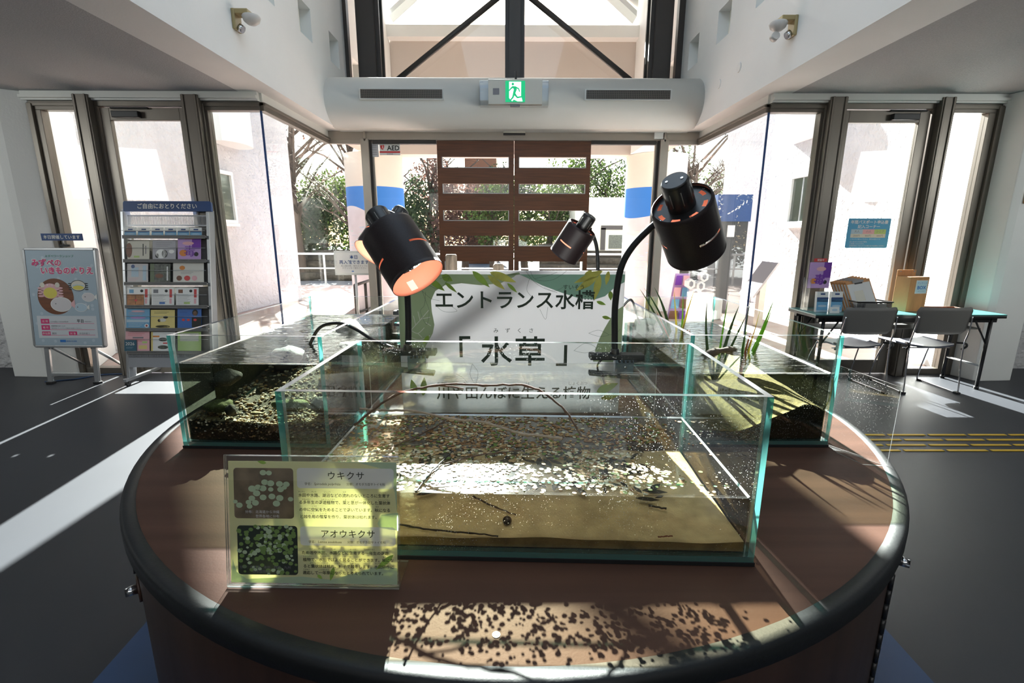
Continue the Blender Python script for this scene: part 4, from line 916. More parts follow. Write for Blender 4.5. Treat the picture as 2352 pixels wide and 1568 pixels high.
T('学名：', 945, 452, 0.0056, 'LEFT'); T('Spirodela polyrhiza', 1040, 452, 0.0062, 'LEFT', shear=0.2); T('分類：オモダカ目サトイモ科', 1372, 452, 0.0056, 'LEFT', sx=0.95)
T('学名：', 975, 1028, 0.0056, 'LEFT'); T('Lemna aoukikusa', 1070, 1028, 0.0062, 'LEFT', shear=0.2); T('分類：オモダカ目サトイモ科', 1372, 1028, 0.0056, 'LEFT', sx=0.95)
for s, u, v in (('水田や水路、湖沼などの流れのないところに生育す', 880, 568), ('る多年生の浮遊植物で、葉と茎が一体化した葉状体', 885, 638), ('の中に空気をためることで浮いています。秋になる', 885, 710), ('と越冬用の殖芽を作り、葉状体は枯れます。', 890, 780),
                ('ため池や水田、水路などに生育する一年生の浮遊', 903, 1140), ('植物で、水田ではよく見ることができます。秋にな', 915, 1210), ('ると葉状体は枯れ、種子で越冬します。水田耕作に', 915, 1276), ('適応して一年草になったと考えられています。', 910, 1342)):
    T(s, u, v, 0.00715, 'LEFT', bold=0.00008)
for s, u, v in (('すいでん', 915, 525), ('すいろ', 1040, 525), ('こしょう', 1175, 525), ('なが', 1350, 525), ('せいいく', 1740, 525), ('たねんせい', 960, 600), ('ふゆうしょくぶつ', 1180, 600), ('は', 1360, 600), ('くき', 1440, 600), ('いったいか', 1560, 600), ('ようじょうたい', 1750, 600), ('くうき', 1040, 668), ('う', 1395, 668), ('あき', 1680, 668), ('えっとうよう', 985, 738), ('しょくが', 1130, 738), ('か', 1515, 738), ('いけ', 1000, 1095), ('すいでん', 1105, 1095), ('すいろ', 1225, 1095), ('せいいく', 1430, 1095), ('いちねんせい', 1600, 1095), ('ふゆう', 1760, 1095), ('しょくぶつ', 960, 1168), ('すいでん', 1120, 1168), ('み', 1345, 1168), ('あき', 1750, 1168), ('ようじょうたい', 1045, 1235), ('か', 1165, 1235), ('しゅし', 1290, 1235), ('えっとう', 1425, 1235), ('すいでんこうさく', 1720, 1235), ('てきおう', 950, 1302), ('いちねんそう', 1130, 1302), ('かんが', 1430, 1302)):
    T(s, u, v, 0.0031)
def TW(s, u, v, size, mt):
    x, z = K(u, v); m.text(s, size, x, z, y2-0.0003, mt, 'RIGHT')
TW('分布：北海道から沖縄', 685, 735, 0.0062, PLATE); TW('世界各地に分布', 685, 778, 0.0062, PLATE)
TW('分布：北海道、本州、四国、九州', 790, 1290, 0.0062, GREY_INK); TW('日本固有種', 570, 1332, 0.0062, GREY_INK)
m.build('printed_card', ce)
# second card stand, seen from behind, right of the right aquarium
p = atz(1966, 1062, TZ)
e = empty('card_stand', (0.990, 1.245, TZ+0.001), 1.62, label='clear acrylic stand leaning beside the right aquarium, seen from its side', cat='card stand')
m = MB(); m.prism([(-0.02, 0.0), (0.055, 0.0), (0.225, 0.205), (0.02, 0.215)], 0.0, 0.003, ACRYL, 'y', side=AEDGE)
m = MB(); fa, fb = at(1905, 1028, 1.334), at(2018, 1060, 1.243)
e.location = (0, 0, 0); e.rotation_euler = (0, 0, 0)
A = [at(1938, 862, 1.335), at(2014, 907, 1.20), at(2018, 1058, 1.232), at(1905, 1030, 1.345)]
def slab(mb, Q, t, mt, ed):
    n_ = (Q[1]-Q[0]).cross(Q[3]-Q[0]).normalized()*t; k = len(Q)
    b = mb.add(list(Q)+[q+n_ for q in Q], [tuple(range(k))[::-1], tuple(range(k, 2*k))], mt)
    for i in range(k): mb.face([b+i, b+(i+1) % k, b+k+(i+1) % k, b+k+i], ed)
slab(m, [Vector((0.965, 1.345, 1.008)), Vector((1.045, 1.215, 0.985)), Vector((1.045, 1.215, TZ+0.004)), Vector((0.965, 1.345, TZ+0.004))], 0.003, TGLASS, AEDGE)
m.build('clear_sleeve', e)
m = MB(); slab(m, [Vector((0.965, 1.345, TZ+0.002)), Vector((1.045, 1.215, TZ+0.002)), Vector((0.985, 1.225, TZ+0.002)), Vector((0.962, 1.300, TZ+0.002))], 0.0025, ACRYL, AEDGE); m.build('stand_foot', e)
# ================================================================ CLAMP LAMPS
SHADE_OUT = mat('lamp_dark_maroon', (0.014, 0.008, 0.009), 0.5, spec=0.3, noise=(300, 0.3), bump=(500, 0.15, 0.001)); SHADE_IN = mat('lamp_copper_inside', (0.80, 0.34, 0.23), 0.5)
LABELW = mat('lamp_label', (0.8, 0.8, 0.76), 0.5)
def view_frame(u, v):
    w = ray(u, v).normalized(); r = _rt-w*_rt.dot(w); r.normalize(); up = _up-w*_up.dot(w); up -= r*up.dot(r); up.normalize(); return w, r, up
def lamp(uv, zc, dirn, phi, L, neck, label, roll=0.0, watt=1.0, clamp=None, sticker=False):
    """uv = opening centre in the photo, zc = distance along the view axis, dirn = axis direction in the picture, phi = turn towards the viewer"""
    P0 = Vector((0, 0, CAM_H))+ray(*uv)*zc
    w, r, up = view_frame(*uv); dx, dy = dirn; k = math.hypot(dx, dy); dx /= k; dy /= k
    D = (r*dx+up*dy)*math.cos(phi)-w*math.sin(phi); Z = -D; X = Z.cross(Vector((0, 1, 0.2))).normalized(); Yv = Z.cross(X)
    M = Matrix(((X.x, Yv.x, Z.x, P0.x), (X.y, Yv.y, Z.y, P0.y), (X.z, Yv.z, Z.z, P0.z), (0, 0, 0, 1))) @ Matrix.Rotation(roll, 4, 'Z')
    base = Vector(neck[0]); e = empty('clamp_lamp', base, label=label, cat='lamp'); Mi = Matrix.Translation(-base)
    MM = Mi @ M; R = 0.0775; n = 72; m = MB()
    zs = [0, 0.012, 0.070, 0.0765, L-0.012, L-0.003, L]; rs = [R, R, R, R, R, R-0.001, R-0.005]
    for shell, dr, mt in ((0, 0, SHADE_OUT), (1, -0.0016, SHADE_IN)):
        b = len(m.v)
        for i in range(n):
            t = 2*PI*i/n
            for z, rr in zip(zs, rs): m.v.append(tuple(MM @ Vector(((rr+dr)*math.cos(t), (rr+dr)*math.sin(t), z if z > 0 else 0.0))))
        K = len(zs)
        for i in range(n):
            for j in range(K-1):
                if j == 2 and (i % 24) < 11: continue
                m.face([b+i*K+j, b+((i+1) % n)*K+j, b+((i+1) % n)*K+j+1, b+i*K+j+1], SHADE_OUT if j >= 4 else mt, True)
    a, c = 0, n*len(zs); K = len(zs)
    for i in range(n): m.face([i*K, ((i+1) % n)*K, c+((i+1) % n)*K, c+i*K], SHADE_OUT)
    shd = m.build('lamp_shade', e)
    # recessed top plate with vents
    m = MB(); zt = L-0.010; secs = 48; b = len(m.v)
    for i in range(secs):
        t = 2*PI*i/secs
        for rr in (0.034, 0.052, 0.062, 0.0745): m.v.append(tuple(MM @ Vector((rr*math.cos(t), rr*math.sin(t), zt))))
    for i in range(secs):
        for j in range(3):
            if j == 1 and (i % 6) in (0, 1, 2): continue
            m.face([b+i*4+j, b+((i+1) % secs)*4+j, b+((i+1) % secs)*4+j+1, b+i*4+j+1], BLACK)
    for k in range(4):
        t = 2*PI*k/4+0.35; q = MM @ Vector((0.068*math.cos(t), 0.068*math.sin(t), zt)); q2 = MM @ Vector((0.068*math.cos(t), 0.068*math.sin(t), zt+0.0025)); m.cyl(q, q2, 0.0032, m=CHROME, seg=10)
    m.build('top_plate', shd)
    m = MB(); q = MM @ Vector((0, 0, zt-0.005)); q2 = MM @ Vector((0, 0, L+0.062)); q3 = MM @ Vector((0, 0, L+0.068)); m.cyl(q, q2, 0.034, m=BLACK, seg=40, cap=False); m.cyl(q2, q3, 0.034, 0.030, m=BLACK, seg=40)
    for k in range(8):
        t = 2*PI*k/8; c_, s_ = math.cos(t), math.sin(t)
        m.tube([MM @ Vector((0.034*c_, 0.034*s_, L+0.010)), MM @ Vector((0.034*c_, 0.034*s_, L+0.050))], 0.0014, GREY_PL, 6)
    for k in range(2):
        t = 1.2+PI*k; m.cyl(MM @ Vector((0.018*math.cos(t), 0.018*math.sin(t), L+0.068)), MM @ Vector((0.018*math.cos(t), 0.018*math.sin(t), L+0.0695)), 0.0035, m=CHROME, seg=10)
    sck = m.build('socket', e)
    m = MB(); m.cyl(MM @ Vector((0, 0, 0.10)), MM @ Vector((0, 0, L-0.02)), 0.016, 0.013, m=WHITE_P, seg=20); m.ico(MM @ Vector((0, 0, 0.085)), 0.027, mat('bulb_glass', (0.9, 0.85, 0.8), 0.4, emit=((1.0, 0.72, 0.55), 0.8)), sub=2)
    m.build('bulb', sck)
    if watt:
        ld = bpy.data.lights.new('lamp_light', 'POINT'); ld.energy = watt; ld.color = (1.0, 0.83, 0.72); ld.shadow_soft_size = 0.03
        lo = bpy.data.objects.new('lamp_light', ld); C.objects.link(lo); lo.parent = e; lo.location = MM @ Vector((0, 0, 0.05))
    if sticker:
        m = MB(); best = None
        for q_ in range(120):
            t_ = 2*PI*q_/120; wp = base+MM @ Vector((R*math.cos(t_+0.14), R*math.sin(t_+0.14), 0.026)); rad = wp-(base+MM @ Vector((0, 0, 0.026))); vv = wp-Vector((0, 0, CAM_H))
            if rad.dot(vv) <= 0: continue
            zz = vv.dot(_fw); uu = 1176+F_PX*vv.dot(_rt)/zz; v2 = 784-F_PX*vv.dot(_up)/zz; dd = math.hypot(uu-sticker[0], v2-sticker[1])
            if best is None or dd < best[0]: best = (dd, t_)
        t0 = best[1]
        for i in range(4):
            t = t0+i*0.07; a_, b_ = t, t+0.07; rr = R-0.0022
            m.quad([MM @ Vector((rr*math.cos(x), rr*math.sin(x), z)) for x, z in ((a_, 0.010), (b_, 0.010), (b_, 0.042), (a_, 0.042))], LABELW)
        m.build('rating_label', shd)
    # neck
    sock = MM @ Vector((0, 0, L+0.020)); path = [Mi @ Vector(p) for p in neck]
    path = smooth_path(path, 10); m = MB(); m.tube(path, 0.0095, BLACK_M, 14); gn = m.build('gooseneck', e)
    m = MB(); end = path[-1]; d = (sock-end); m.tube([end, end+d*0.6], 0.011, BLACK, 14); 
    s1 = end+d*0.5; m.cyl(s1-X*0.020, s1+X*0.020, 0.010, m=BLACK, seg=16); m.cyl(s1-X*0.022, s1-X*0.020, 0.0045, m=CHROME, seg=10); m.cyl(s1+X*0.020, s1+X*0.022, 0.0045, m=CHROME, seg=10)
    m.build('swivel_joint', gn)
    # clamp
    m = MB(); m.box(-0.075, 0.085, -0.018, 0.022, -0.012, 0.004, BLACK_M); m.cyl((-0.05, -0.002, 0.004), (-0.05, -0.002, 0.008), 0.012, m=BLACK, seg=20); m.cyl((0, 0, 0), (0, 0, 0.02), 0.016, 0.012, m=BLACK, seg=20)
    for k in range(5): m.cyl((0.012+k*0.012, -0.02, -0.016), (0.012+k*0.012, 0.02, -0.016), 0.004, m=BLACK, seg=8)
    m.build('clamp_top', e, bevel=0.002)
    m = MB(); m.box(0.0, 0.055, -0.015, 0.015, -0.055, -0.012, mat('clamp_blue_steel', (0.10, 0.13, 0.18), 0.3, 0.6)); m.box(-0.07, 0.085, -0.012, 0.012, -0.068, -0.055, BLACK_M, M=Matrix.Rotation(0.10, 4, 'Y')); m.cyl((0.03, -0.018, -0.034), (0.03, 0.018, -0.034), 0.004, m=CHROME, seg=10)
    m.tube(smooth_path([(-0.035, 0, -0.012), (-0.050, 0, -0.03), (-0.045, 0, -0.055), (-0.03, 0, -0.062)], 5), 0.003, BLACK, 8)
    m.build('clamp_jaw', e, bevel=0.002)
    return e
lamp((961, 640), 1.30, (98, -158), 0.44, 0.172, [at(937, 805, 1.40), at(938, 760, 1.405), at(937, 700, 1.41), at(931, 600, 1.41), at(918, 530, 1.40), at(903, 500, 1.385), at(893, 500, 1.36)],
     'large dark clamp lamp at the front left, tilted to show its copper inside', 0.3, 0.22, sticker=(945, 655))
lamp((855, 583), 1.90, (-58, -80), 0.42, 0.172, [at(945, 715, 2.02), at(946, 650, 2.03), at(940, 560, 2.03), at(928, 505, 2.01), at(915, 493, 1.97)],
     'dark clamp lamp mostly hidden behind the front left lamp', 0.2, 0.35)
lamp((1598, 574), 1.30, (34, -94), -0.72, 0.165, [at(1412, 815, 1.385), at(1412, 770, 1.385), at(1413, 700, 1.385), at(1425, 620, 1.38), at(1450, 570, 1.375), at(1490, 527, 1.37), at(1522, 502, 1.36), at(1538, 494, 1.35)],
     'large dark clamp lamp at the front right, turned to face the hall', 1.45, 0.12)
lamp((1295, 587), 2.45, (-43, -66), -0.28, 0.172, [at(1373, 700, 2.55), at(1373, 640, 2.56), at(1373, 600, 2.56), at(1370, 565, 2.555), at(1362, 540, 2.55), at(1356, 532, 2.53)],
     'small looking maroon clamp lamp rising behind the entrance sign', 0.5, 0.3)
# the white rating label inside the front left shade
_P = Vector((0, 0, CAM_H))

# ================================================================ BROCHURE RACK
re_ = empty('brochure_rack', (-3.545, 4.30, 0), 0.0, rx=-0.168, label='tall silver brochure rack with blue header, by the left windows', cat='rack')
RH = 1.69
RX = 0.78
m = MB()
for x in (0.0, RX): 
    m.box(x-0.012, x+0.012, -0.02, 0.06, 0.06, 1.62, SILVER_P); m.box(x-0.014, x+0.014, -0.03, -0.018, 0.06, 1.60, SILVER)
m.build('side_frame', re_, bevel=0.004)
m = MB(); m.prism(rrect(0.02, RX+0.04, 1.60, 1.69, 0.02, corners=(1, 1, 0, 0)), -0.035, -0.01, NAVY, 'y'); m.text('ご自由におとりください', 0.050, 0.42, 1.626, -0.037, WHITE_P, sx=1.0, bold=0.001); m.build('header_board', re_)
m = MB(); m.box(0.03, RX-0.02, 0.0, 0.004, 1.47, 1.485, SILVER_P)
for i in range(70): x = 0.035+i*0.0102; m.box(x, x+0.004, 0.0, 0.003, 1.485, 1.56, SILVER_P)
m.box(0.03, RX-0.02, 0.0, 0.004, 1.56, 1.572, SILVER_P); m.build('mesh_panel', re_)
rows = [(1.375, 1.45), (1.158, 1.33), (0.95, 1.13), (0.74, 0.90), (0.53, 0.71), (0.318, 0.50)]
for z0, z1 in rows:
    m = MB(); m.box(0.012, RX-0.012, -0.05, 0.03, z0-0.012, z0-0.004, SILVER_P); m.box(0.012, RX-0.012, -0.05, -0.046, z0-0.025, z0+0.006, GREY_PL)
    m.box(0.012, RX-0.012, 0.025, 0.03, z0, z1+0.02, GREY_PL); shf = m.build('shelf', re_)
    m = MB(); m.tube([(0.012, -0.055, z0+(z1-z0)*0.62), (RX-0.012, -0.055, z0+(z1-z0)*0.62)], 0.0018, SILVER, 6); m.build('retaining_wire', shf)
m = MB(); m.box(0.012, RX-0.012, -0.035, -0.028, 0.265, 0.31, GREY_PL)
for i in range(74): x = 0.02+i*0.010; m.box(x, x+0.005, -0.040, -0.035, 0.268, 0.308, SILVER_P)
m.box(0.012, RX-0.012, -0.03, 0.02, 0.17, 0.265, SILVER_P); m.build('lower_panel', re_)
for x in (0.0, RX):
    M_ = Matrix.Rotation(0.168, 4, 'X')
    m = MB(); m.box(x-0.014, x+0.014, -0.06, 0.50, 0.045, 0.075, SILVER, M=M_); fb = m.build('foot_bar', re_, bevel=0.003)
    for y in (-0.03, 0.46):
        m = MB(); m.cyl(M_ @ Vector((x-0.012, y, 0.024)), M_ @ Vector((x+0.012, y, 0.024)), 0.024, m=BLACK, seg=20); m.box(x-0.016, x+0.016, y-0.008, y+0.008, 0.026, 0.048, BLACK, M=M_); m.build('caster', fb)
RM = Matrix.Translation(re_.location) @ Matrix.Rotation(-0.168, 4, 'X')
def leaflet(x0, x1, z0, z1, base, deco, label, group=None, yoff=-0.040, cat='leaflet', lean=0.05, name='leaflet'):
    w, h = x1-x0, z1-z0; m = MB(); m.box(0, w, 0.0, 0.004, 0, h, base)
    for d in deco:
        if d[0] == 'r': _, a, b, c, e, mt = d; m.quad([(a*w, -0.0006, c*h), (b*w, -0.0006, c*h), (b*w, -0.0006, e*h), (a*w, -0.0006, e*h)], mt)
        elif d[0] == 'e': _, a, b, c, e, mt = d; flat(m, ell(a*w, b*h, c*w, e*h, 18), -0.0009, mt)
        elif d[0] == 't': _, s, sz, a, b, mt = d; m.text(s, sz, a*w, b*h, -0.0013, mt)
        elif d[0] == 'lines':
            _, a, b, c, e, k, mt = d
            for i in range(k):
                z = c+(e-c)*(i+0.5)/k; m.quad([(a*w, -0.0008, (z-0.006)*h), ((a+(b-a)*(0.7+0.3*((i*7) % 5)/5))*w, -0.0008, (z-0.006)*h), ((a+(b-a)*(0.7+0.3*((i*7) % 5)/5))*w, -0.0008, (z+0.006)*h), (a*w, -0.0008, (z+0.006)*h)], mt)
    o = m.build(name, label=label, cat=cat, group=group)
    o.matrix_world = RM @ Matrix.Translation((x0, yoff, z0)) @ Matrix.Rotation(-lean, 4, 'X')
    return o
for k, x in enumerate((0.028, 0.150, 0.275, 0.395, 0.510, 0.625)):
    leaflet(x, x+0.105, 1.378, 1.452, WHITE_P, [('r', 0, 1, 0.0, 0.42, SKYB), ('r', 0, 1, 0.42, 0.55, NAVY), ('r', 0.3, 0.7, 0.68, 0.84, NAVY), ('e', .5, .2, .4, .06, LBLUE)], 'small blue and white leaflet, %s in the top row of the rack' % ('first', 'second', 'third', 'fourth', 'fifth', 'sixth')[k], 'blue and white leaflets in the top row of the rack', name='leaflet')
leaflet(0.045, 0.245, 1.162, 1.330, CREAM, [('e', 0.08, 0.5, 0.14, 0.4, BROWN), ('r', 0.7, 0.74, 0.2, 0.85, BLACK_INK), ('r', 0.82, 0.86, 0.3, 0.75, GREY_INK), ('r', 0.3, 0.55, 0.1, 0.2, LGREEN)], 'cream leaflet with a brown shape at its left edge, second rack row')
leaflet(0.275, 0.485, 1.162, 1.335, mat('flyer_grey', (0.45, 0.45, 0.48), 0.6), [('e', 0.38, 0.3, 0.24, 0.24, WHITE_P), ('e', 0.52, 0.3, 0.13, 0.2, BLACK_INK), ('e', 0.2, 0.2, 0.08, 0.12, BLACK_INK), ('lines', 0.15, 0.9, 0.65, 0.92, 3, GREY_INK), ('e', 0.82, 0.42, 0.12, 0.1, WHITE_P)], 'grey leaflet with black and white drawing, second rack row')
leaflet(0.505, 0.715, 1.162, 1.360, LILAC, [('r', 0.62, 1, 0.5, 1, PURPLE), ('e', 0.25, 0.3, 0.18, 0.15, ORANGE), ('e', 0.8, 0.25, 0.1, 0.1, BLACK_INK), ('r', 0.3, 0.7, 0.94, 1.03, RED), ('e', 0.45, 0.75, 0.25, 0.08, PINK), ('t', '毒', 0.11, 0.52, 0.18, PURPLE)], 'purple and pink poison themed flyer, right end of the second rack row')
leaflet(0.035, 0.225, 0.953, 1.125, mat('flyer_pale', (0.62, 0.60, 0.60), 0.6), [('r', 0.2, 0.55, 0.3, 0.8, LBLUE), ('e', 0.28, 0.85, 0.09, 0.1, NAVY), ('r', 0.75, 0.92, 0.1, 0.9, LBLUE), ('lines', 0.05, 0.6, 0.05, 0.25, 3, PINK)], 'pale leaflet with a light blue picture, left end of the third rack row')
leaflet(0.245, 0.430, 0.953, 1.125, DKIMG, [('r', 0.0, 0.2, 0, 1, mat('print_moss', (0.16, 0.2, 0.12), .6)), ('r', 0.82, 0.88, 0.1, 0.85, WHITE_P), ('e', 0.45, 0.35, 0.2, 0.12, BROWN)], 'dark photo leaflet with white lettering, middle of the third rack row')
leaflet(0.455, 0.735, 0.953, 1.150, mat('flyer_ivory', (0.68, 0.66, 0.60), 0.6), [('e', 0.3, 0.68, 0.09, 0.1, ORANGE), ('e', 0.2, 0.2, 0.09, 0.12, BROWN), ('e', 0.46, 0.2, 0.1, 0.12, RED), ('e', 0.7, 0.2, 0.09, 0.12, PINK), ('lines', 0.25, 0.75, 0.38, 0.5, 2, GREY_INK)], 'wide ivory leaflet with small red pictures, right end of the third rack row')
for k, x in enumerate((0.025, 0.250, 0.475)):
    leaflet(x, x+0.205, 0.742, 0.905, WHITE_P, [('lines', 0.05, 0.7, 0.05, 0.65, 9, GREY_INK), ('r', 0.80, 0.92, 0.45, 0.92, RED), ('r', 0.80, 0.9, 0.1, 0.4, PINK), ('r', (0.1, 0.08, 0.1)[k], 0.3, 0.7, 0.9, (SKYB, GREY_INK, BROWN)[k]), ('e', 0.66, 0.82, 0.07, 0.08, BLACK_INK), ('r', 0.35, (0.5, 0.6, 0.62)[k], 0.08, 0.2, (BROWN, BLUE, LGREEN)[k])], 'white newsletter with red side title, %s in the fourth rack row' % ('leftmost', 'middle one', 'rightmost')[k], 'white newsletters in the fourth rack row', cat='newsletter', name='newsletter')
leaflet(0.030, 0.180, 0.742, 0.845, mat('card_orange_brown', (0.42, 0.17, 0.05), 0.5, noise=(20, 0.4)), [('e', 0.55, 0.45, 0.08, 0.1, RED), ('r', 0.1, 0.9, 0.48, 0.52, BROWN), ('r', 0.5, 0.55, 0.1, 0.9, BROWN)], 'orange brown picture card in front of the left newsletter', yoff=-0.047, cat='card', name='picture_card')
leaflet(0.010, 0.225, 0.532, 0.715, SKYB, [('e', 0.5, 0.86, 0.3, 0.04, PINK), ('lines', 0.1, 0.95, 0.66, 0.82, 2, ORANGE), ('e', 0.5, 0.53, 0.34, 0.05, LILAC), ('r', 0.02, 0.98, 0.30, 0.44, LBLUE), ('lines', 0.1, 0.8, 0.05, 0.28, 3, CREAM), ('e', 0.87, 0.13, 0.09, 0.1, WHITE_P), ('e', 0.87, 0.13, 0.05, 0.055, RED)], 'bright blue leaflet with pink ovals, left end of the fifth rack row')
leaflet(0.235, 0.455, 0.532, 0.702, YELLOW, [('lines', 0.15, 0.9, 0.78, 0.92, 2, BLACK_INK), ('e', 0.5, 0.10, 0.3, 0.07, BLACK_INK), ('e', 0.5, 0.10, 0.27, 0.05, YELLOW), ('e', 0.35, 0.42, 0.06, 0.08, BLACK_INK), ('e', 0.62, 0.6, 0.1, 0.07, BLACK_INK), ('e', 0.5, 0.45, 0.14, 0.1, CREAM)], 'yellow leaflet with black drawings, middle of the fifth rack row')
leaflet(0.480, 0.700, 0.532, 0.718, mat('flyer_royal_blue', (0.03, 0.13, 0.42), 0.5), [('r', 0.60, 1.0, 0.05, 0.55, BLACK_INK), ('e', 0.74, 0.78, 0.12, 0.16, BLACK_INK), ('e', 0.74, 0.74, 0.09, 0.12, mat('print_skin', (0.6, 0.36, 0.25), .6)), ('e', 0.25, 0.42, 0.07, 0.06, RED), ('e', 0.46, 0.42, 0.07, 0.06, RED), ('e', 0.74, 0.42, 0.07, 0.06, RED), ('lines', 0.1, 0.55, 0.76, 0.86, 1, NAVY)], 'blue leaflet with a portrait of a man in a dark suit, fifth rack row')
leaflet(-0.005, 0.215, 0.322, 0.510, PINK, [('lines', 0.1, 0.95, 0.74, 0.9, 2, RED), ('r', 0.3, 0.75, 0.62, 0.69, GREY_INK), ('lines', 0.1, 0.95, 0.45, 0.6, 2, RED), ('r', 0.7, 0.9, 0.38, 0.48, LGREEN), ('r', 0.55, 0.9, 0.1, 0.28, YELLOW)], 'pink leaflet with red lettering, left end of the bottom rack row')
leaflet(-0.010, 0.100, 0.322, 0.425, mat('booklet_teal', (0.01, 0.09, 0.14), 0.5), [('t', '2026', 0.042, 0.48, 0.52, WHITE_P), ('lines', 0.15, 0.9, 0.2, 0.4, 2, LBLUE)], 'dark teal booklet reading 2026 in the bottom rack row', yoff=-0.048, cat='booklet', name='booklet')
leaflet(0.230, 0.450, 0.322, 0.500, WHITE_P, [('e', 0.5, 0.6, 0.18, 0.1, DKIMG), ('e', 0.5, 0.2, 0.22, 0.1, DKIMG), ('r', 0.05, 0.35, 0.72, 0.8, ORANGE), ('r', 0.5, 0.75, 0.38, 0.44, RED), ('r', 0.0, 0.08, 0, 1, YELLOW)], 'white leaflet with dark animal photos, bottom rack row')
leaflet(0.475, 0.690, 0.322, 0.505, LGREEN, [('r', 0.1, 0.9, 0.5, 0.9, CREAM)], 'green and cream leaflet in the bottom rack row behind the tank')

# ================================================================ EASEL SIGN
ee = empty('easel_sign_stand', (-4.10, 4.33, 0), 0.0, rx=-0.10, label='silver framed poster stand for a colouring workshop, left of the brochure rack', cat='poster stand')
EX0, EX1, EZ0, EZ1 = -0.33, 0.335, 0.345, 1.262
m = MB(); f = 0.022
m.prism(rrect(EX0, EX1, EZ0, EZ1, 0.025), -0.008, 0.022, SILVER_P, 'y')
m.box(EX0+0.02, EX1-0.02, -0.014, -0.006, EZ1-f, EZ1-0.002, SILVER); m.box(EX0+0.02, EX1-0.02, -0.014, -0.006, EZ0+0.002, EZ0+f, SILVER); m.box(EX0+0.002, EX0+f, -0.014, -0.006, EZ0+0.02, EZ1-0.02, SILVER); m.box(EX1-f, EX1-0.002, -0.014, -0.006, EZ0+0.02, EZ1-0.02, SILVER)
m.build('poster_frame', ee, bevel=0.003)
m = MB(); a, b, c, d = EX0+0.024, EX1-0.024, EZ0+0.024, EZ1-0.024
POSTB = mat('poster_pale_blue', (0.36, 0.46, 0.54), 0.5); POSTD = mat('poster_dot', (0.46, 0.55, 0.62), 0.5); YEL2 = mat('poster_yellow', (0.68, 0.60, 0.10), 0.5); PKP = mat('poster_pink', (0.70, 0.42, 0.45), 0.5)
m.box(a, b, -0.011, -0.009, c, d, POSTB); y_ = -0.0115
def E_(u, v): # crop coords (crop6 0,560,420,1000 scale 3.564) -> local
    uu, vv = u/3.564, 560+v/3.564
    return (EX0+(uu-75)/(243-75)*(EX1-EX0)-(0.0), EZ1-(vv-566)/(798-566)*(EZ1-EZ0))
rd = random.Random(1)
for i in range(26): x, z = rd.uniform(a+.02, b-.02), rd.uniform(c+.02, d-.02); flat(m, ell(x, z, 0.014, 0.014, 14), y_, POSTD)
x, z = E_(500, 420); flat(m, ell(x, z, 0.165, 0.165, 40), y_-0.0003, BROWN)
x, z = E_(462, 375); flat(m, ell(x, z, 0.085, 0.07, 24), y_-0.0006, PKP)
for s in (-1, 1):
    for k in range(4): x, z = E_(462+s*78, 350+k*22); flat(m, ell(x, z, 0.03, 0.009, 12), y_-0.0006, PKP)
    x, z = E_(462+s*62, 325); flat(m, ell(x, z, 0.022, 0.024, 12), y_-0.0008, CREAM); x, z = E_(462+s*20, 328); flat(m, ell(x, z, 0.010, 0.014, 12), y_-0.0008, PKP); x, z = E_(462+s*20, 325); flat(m, ell(x, z, 0.005, 0.006, 10), y_-0.001, WHITE_P)
x, z = E_(460, 390); flat(m, ell(x, z, 0.062, 0.050, 24), y_-0.0010, YEL2)
for (u, v, rx_, rz_, mt, tail) in ((540, 485, 0.098, 0.068, CREAM, 1), (770, 425, 0.060, 0.042, CREAM, 1), (700, 510, 0.060, 0.040, LBLUE, 1)):
    x, z = E_(u, v); flat(m, ell(x, z, rx_, rz_, 26), y_-0.0011, WHITE_P); flat(m, ell(x, z, rx_*0.93, rz_*0.9, 26), y_-0.0013, mt if mt != CREAM else mat('poster_fish_%d' % u, (0.62, 0.60, 0.62), 0.5)); flat(m, [(x+rx_*0.8, z), (x+rx_*1.3, z+rz_*0.7), (x+rx_*1.3, z-rz_*0.6)], y_-0.0012, PKP if u == 540 else WHITE_P); flat(m, ell(x-rx_*0.5, z+rz_*0.1, 0.006, 0.006, 8), y_-0.0015, GREY_INK)
x, z = E_(695, 330); flat(m, ell(x, z, 0.070, 0.050, 24), y_-0.0011, BLACK_INK); flat(m, ell(x, z, 0.064, 0.045, 24), y_-0.0013, CREAM); flat(m, ell(x, z-0.018, 0.05, 0.02, 18), y_-0.0015, YEL2); flat(m, ell(x, z-0.002, 0.055, 0.012, 18), y_-0.0014, LBLUE)
for s in (-1, 1):
    for k in range(4): flat(m, ell(x+s*0.075, z-0.035+k*0.018, 0.018, 0.005, 8), y_-0.0012, BLACK_INK)
p0, p1 = E_(325, 765), E_(817, 580); flat(m, [(p0[0], p0[1]), (p1[0], p0[1]), (p1[0], p1[1]), (p0[0], p1[1])], y_-0.0004, mat('poster_white_box', (0.58, 0.62, 0.66), 0.5))
for u0, u1, v0, v1 in ((355, 425, 605, 643), (355, 425, 657, 695), (355, 425, 710, 742), (577, 645, 710, 740)):
    q0, q1 = E_(u0, v1), E_(u1, v0); flat(m, [(q0[0], q0[1]), (q1[0], q0[1]), (q1[0], q1[1]), (q0[0], q1[1])], y_-0.0008, MAGENTA)
for u0, u1, v in ((355, 795, 643), (355, 795, 695), (355, 570, 742), (577, 795, 740)):
    q0, q1 = E_(u0, v+2), E_(u1, v-1); flat(m, [(q0[0], q0[1]), (q1[0], q0[1]), (q1[0], q1[1]), (q0[0], q1[1])], y_-0.0007, MAGENTA)
def TE(s, u, v, size, mt, al='CENTER', bold=0.0, dy=0.0012, **k):
    x, z = E_(u, v); m.text(s, size, x, z, y_-dy, mt, al, bold=bold, **k)
TE('みずべワークショップ', 565, 98, 0.026, mat('poster_green_ink', (0.02, 0.25, 0.12), .5))
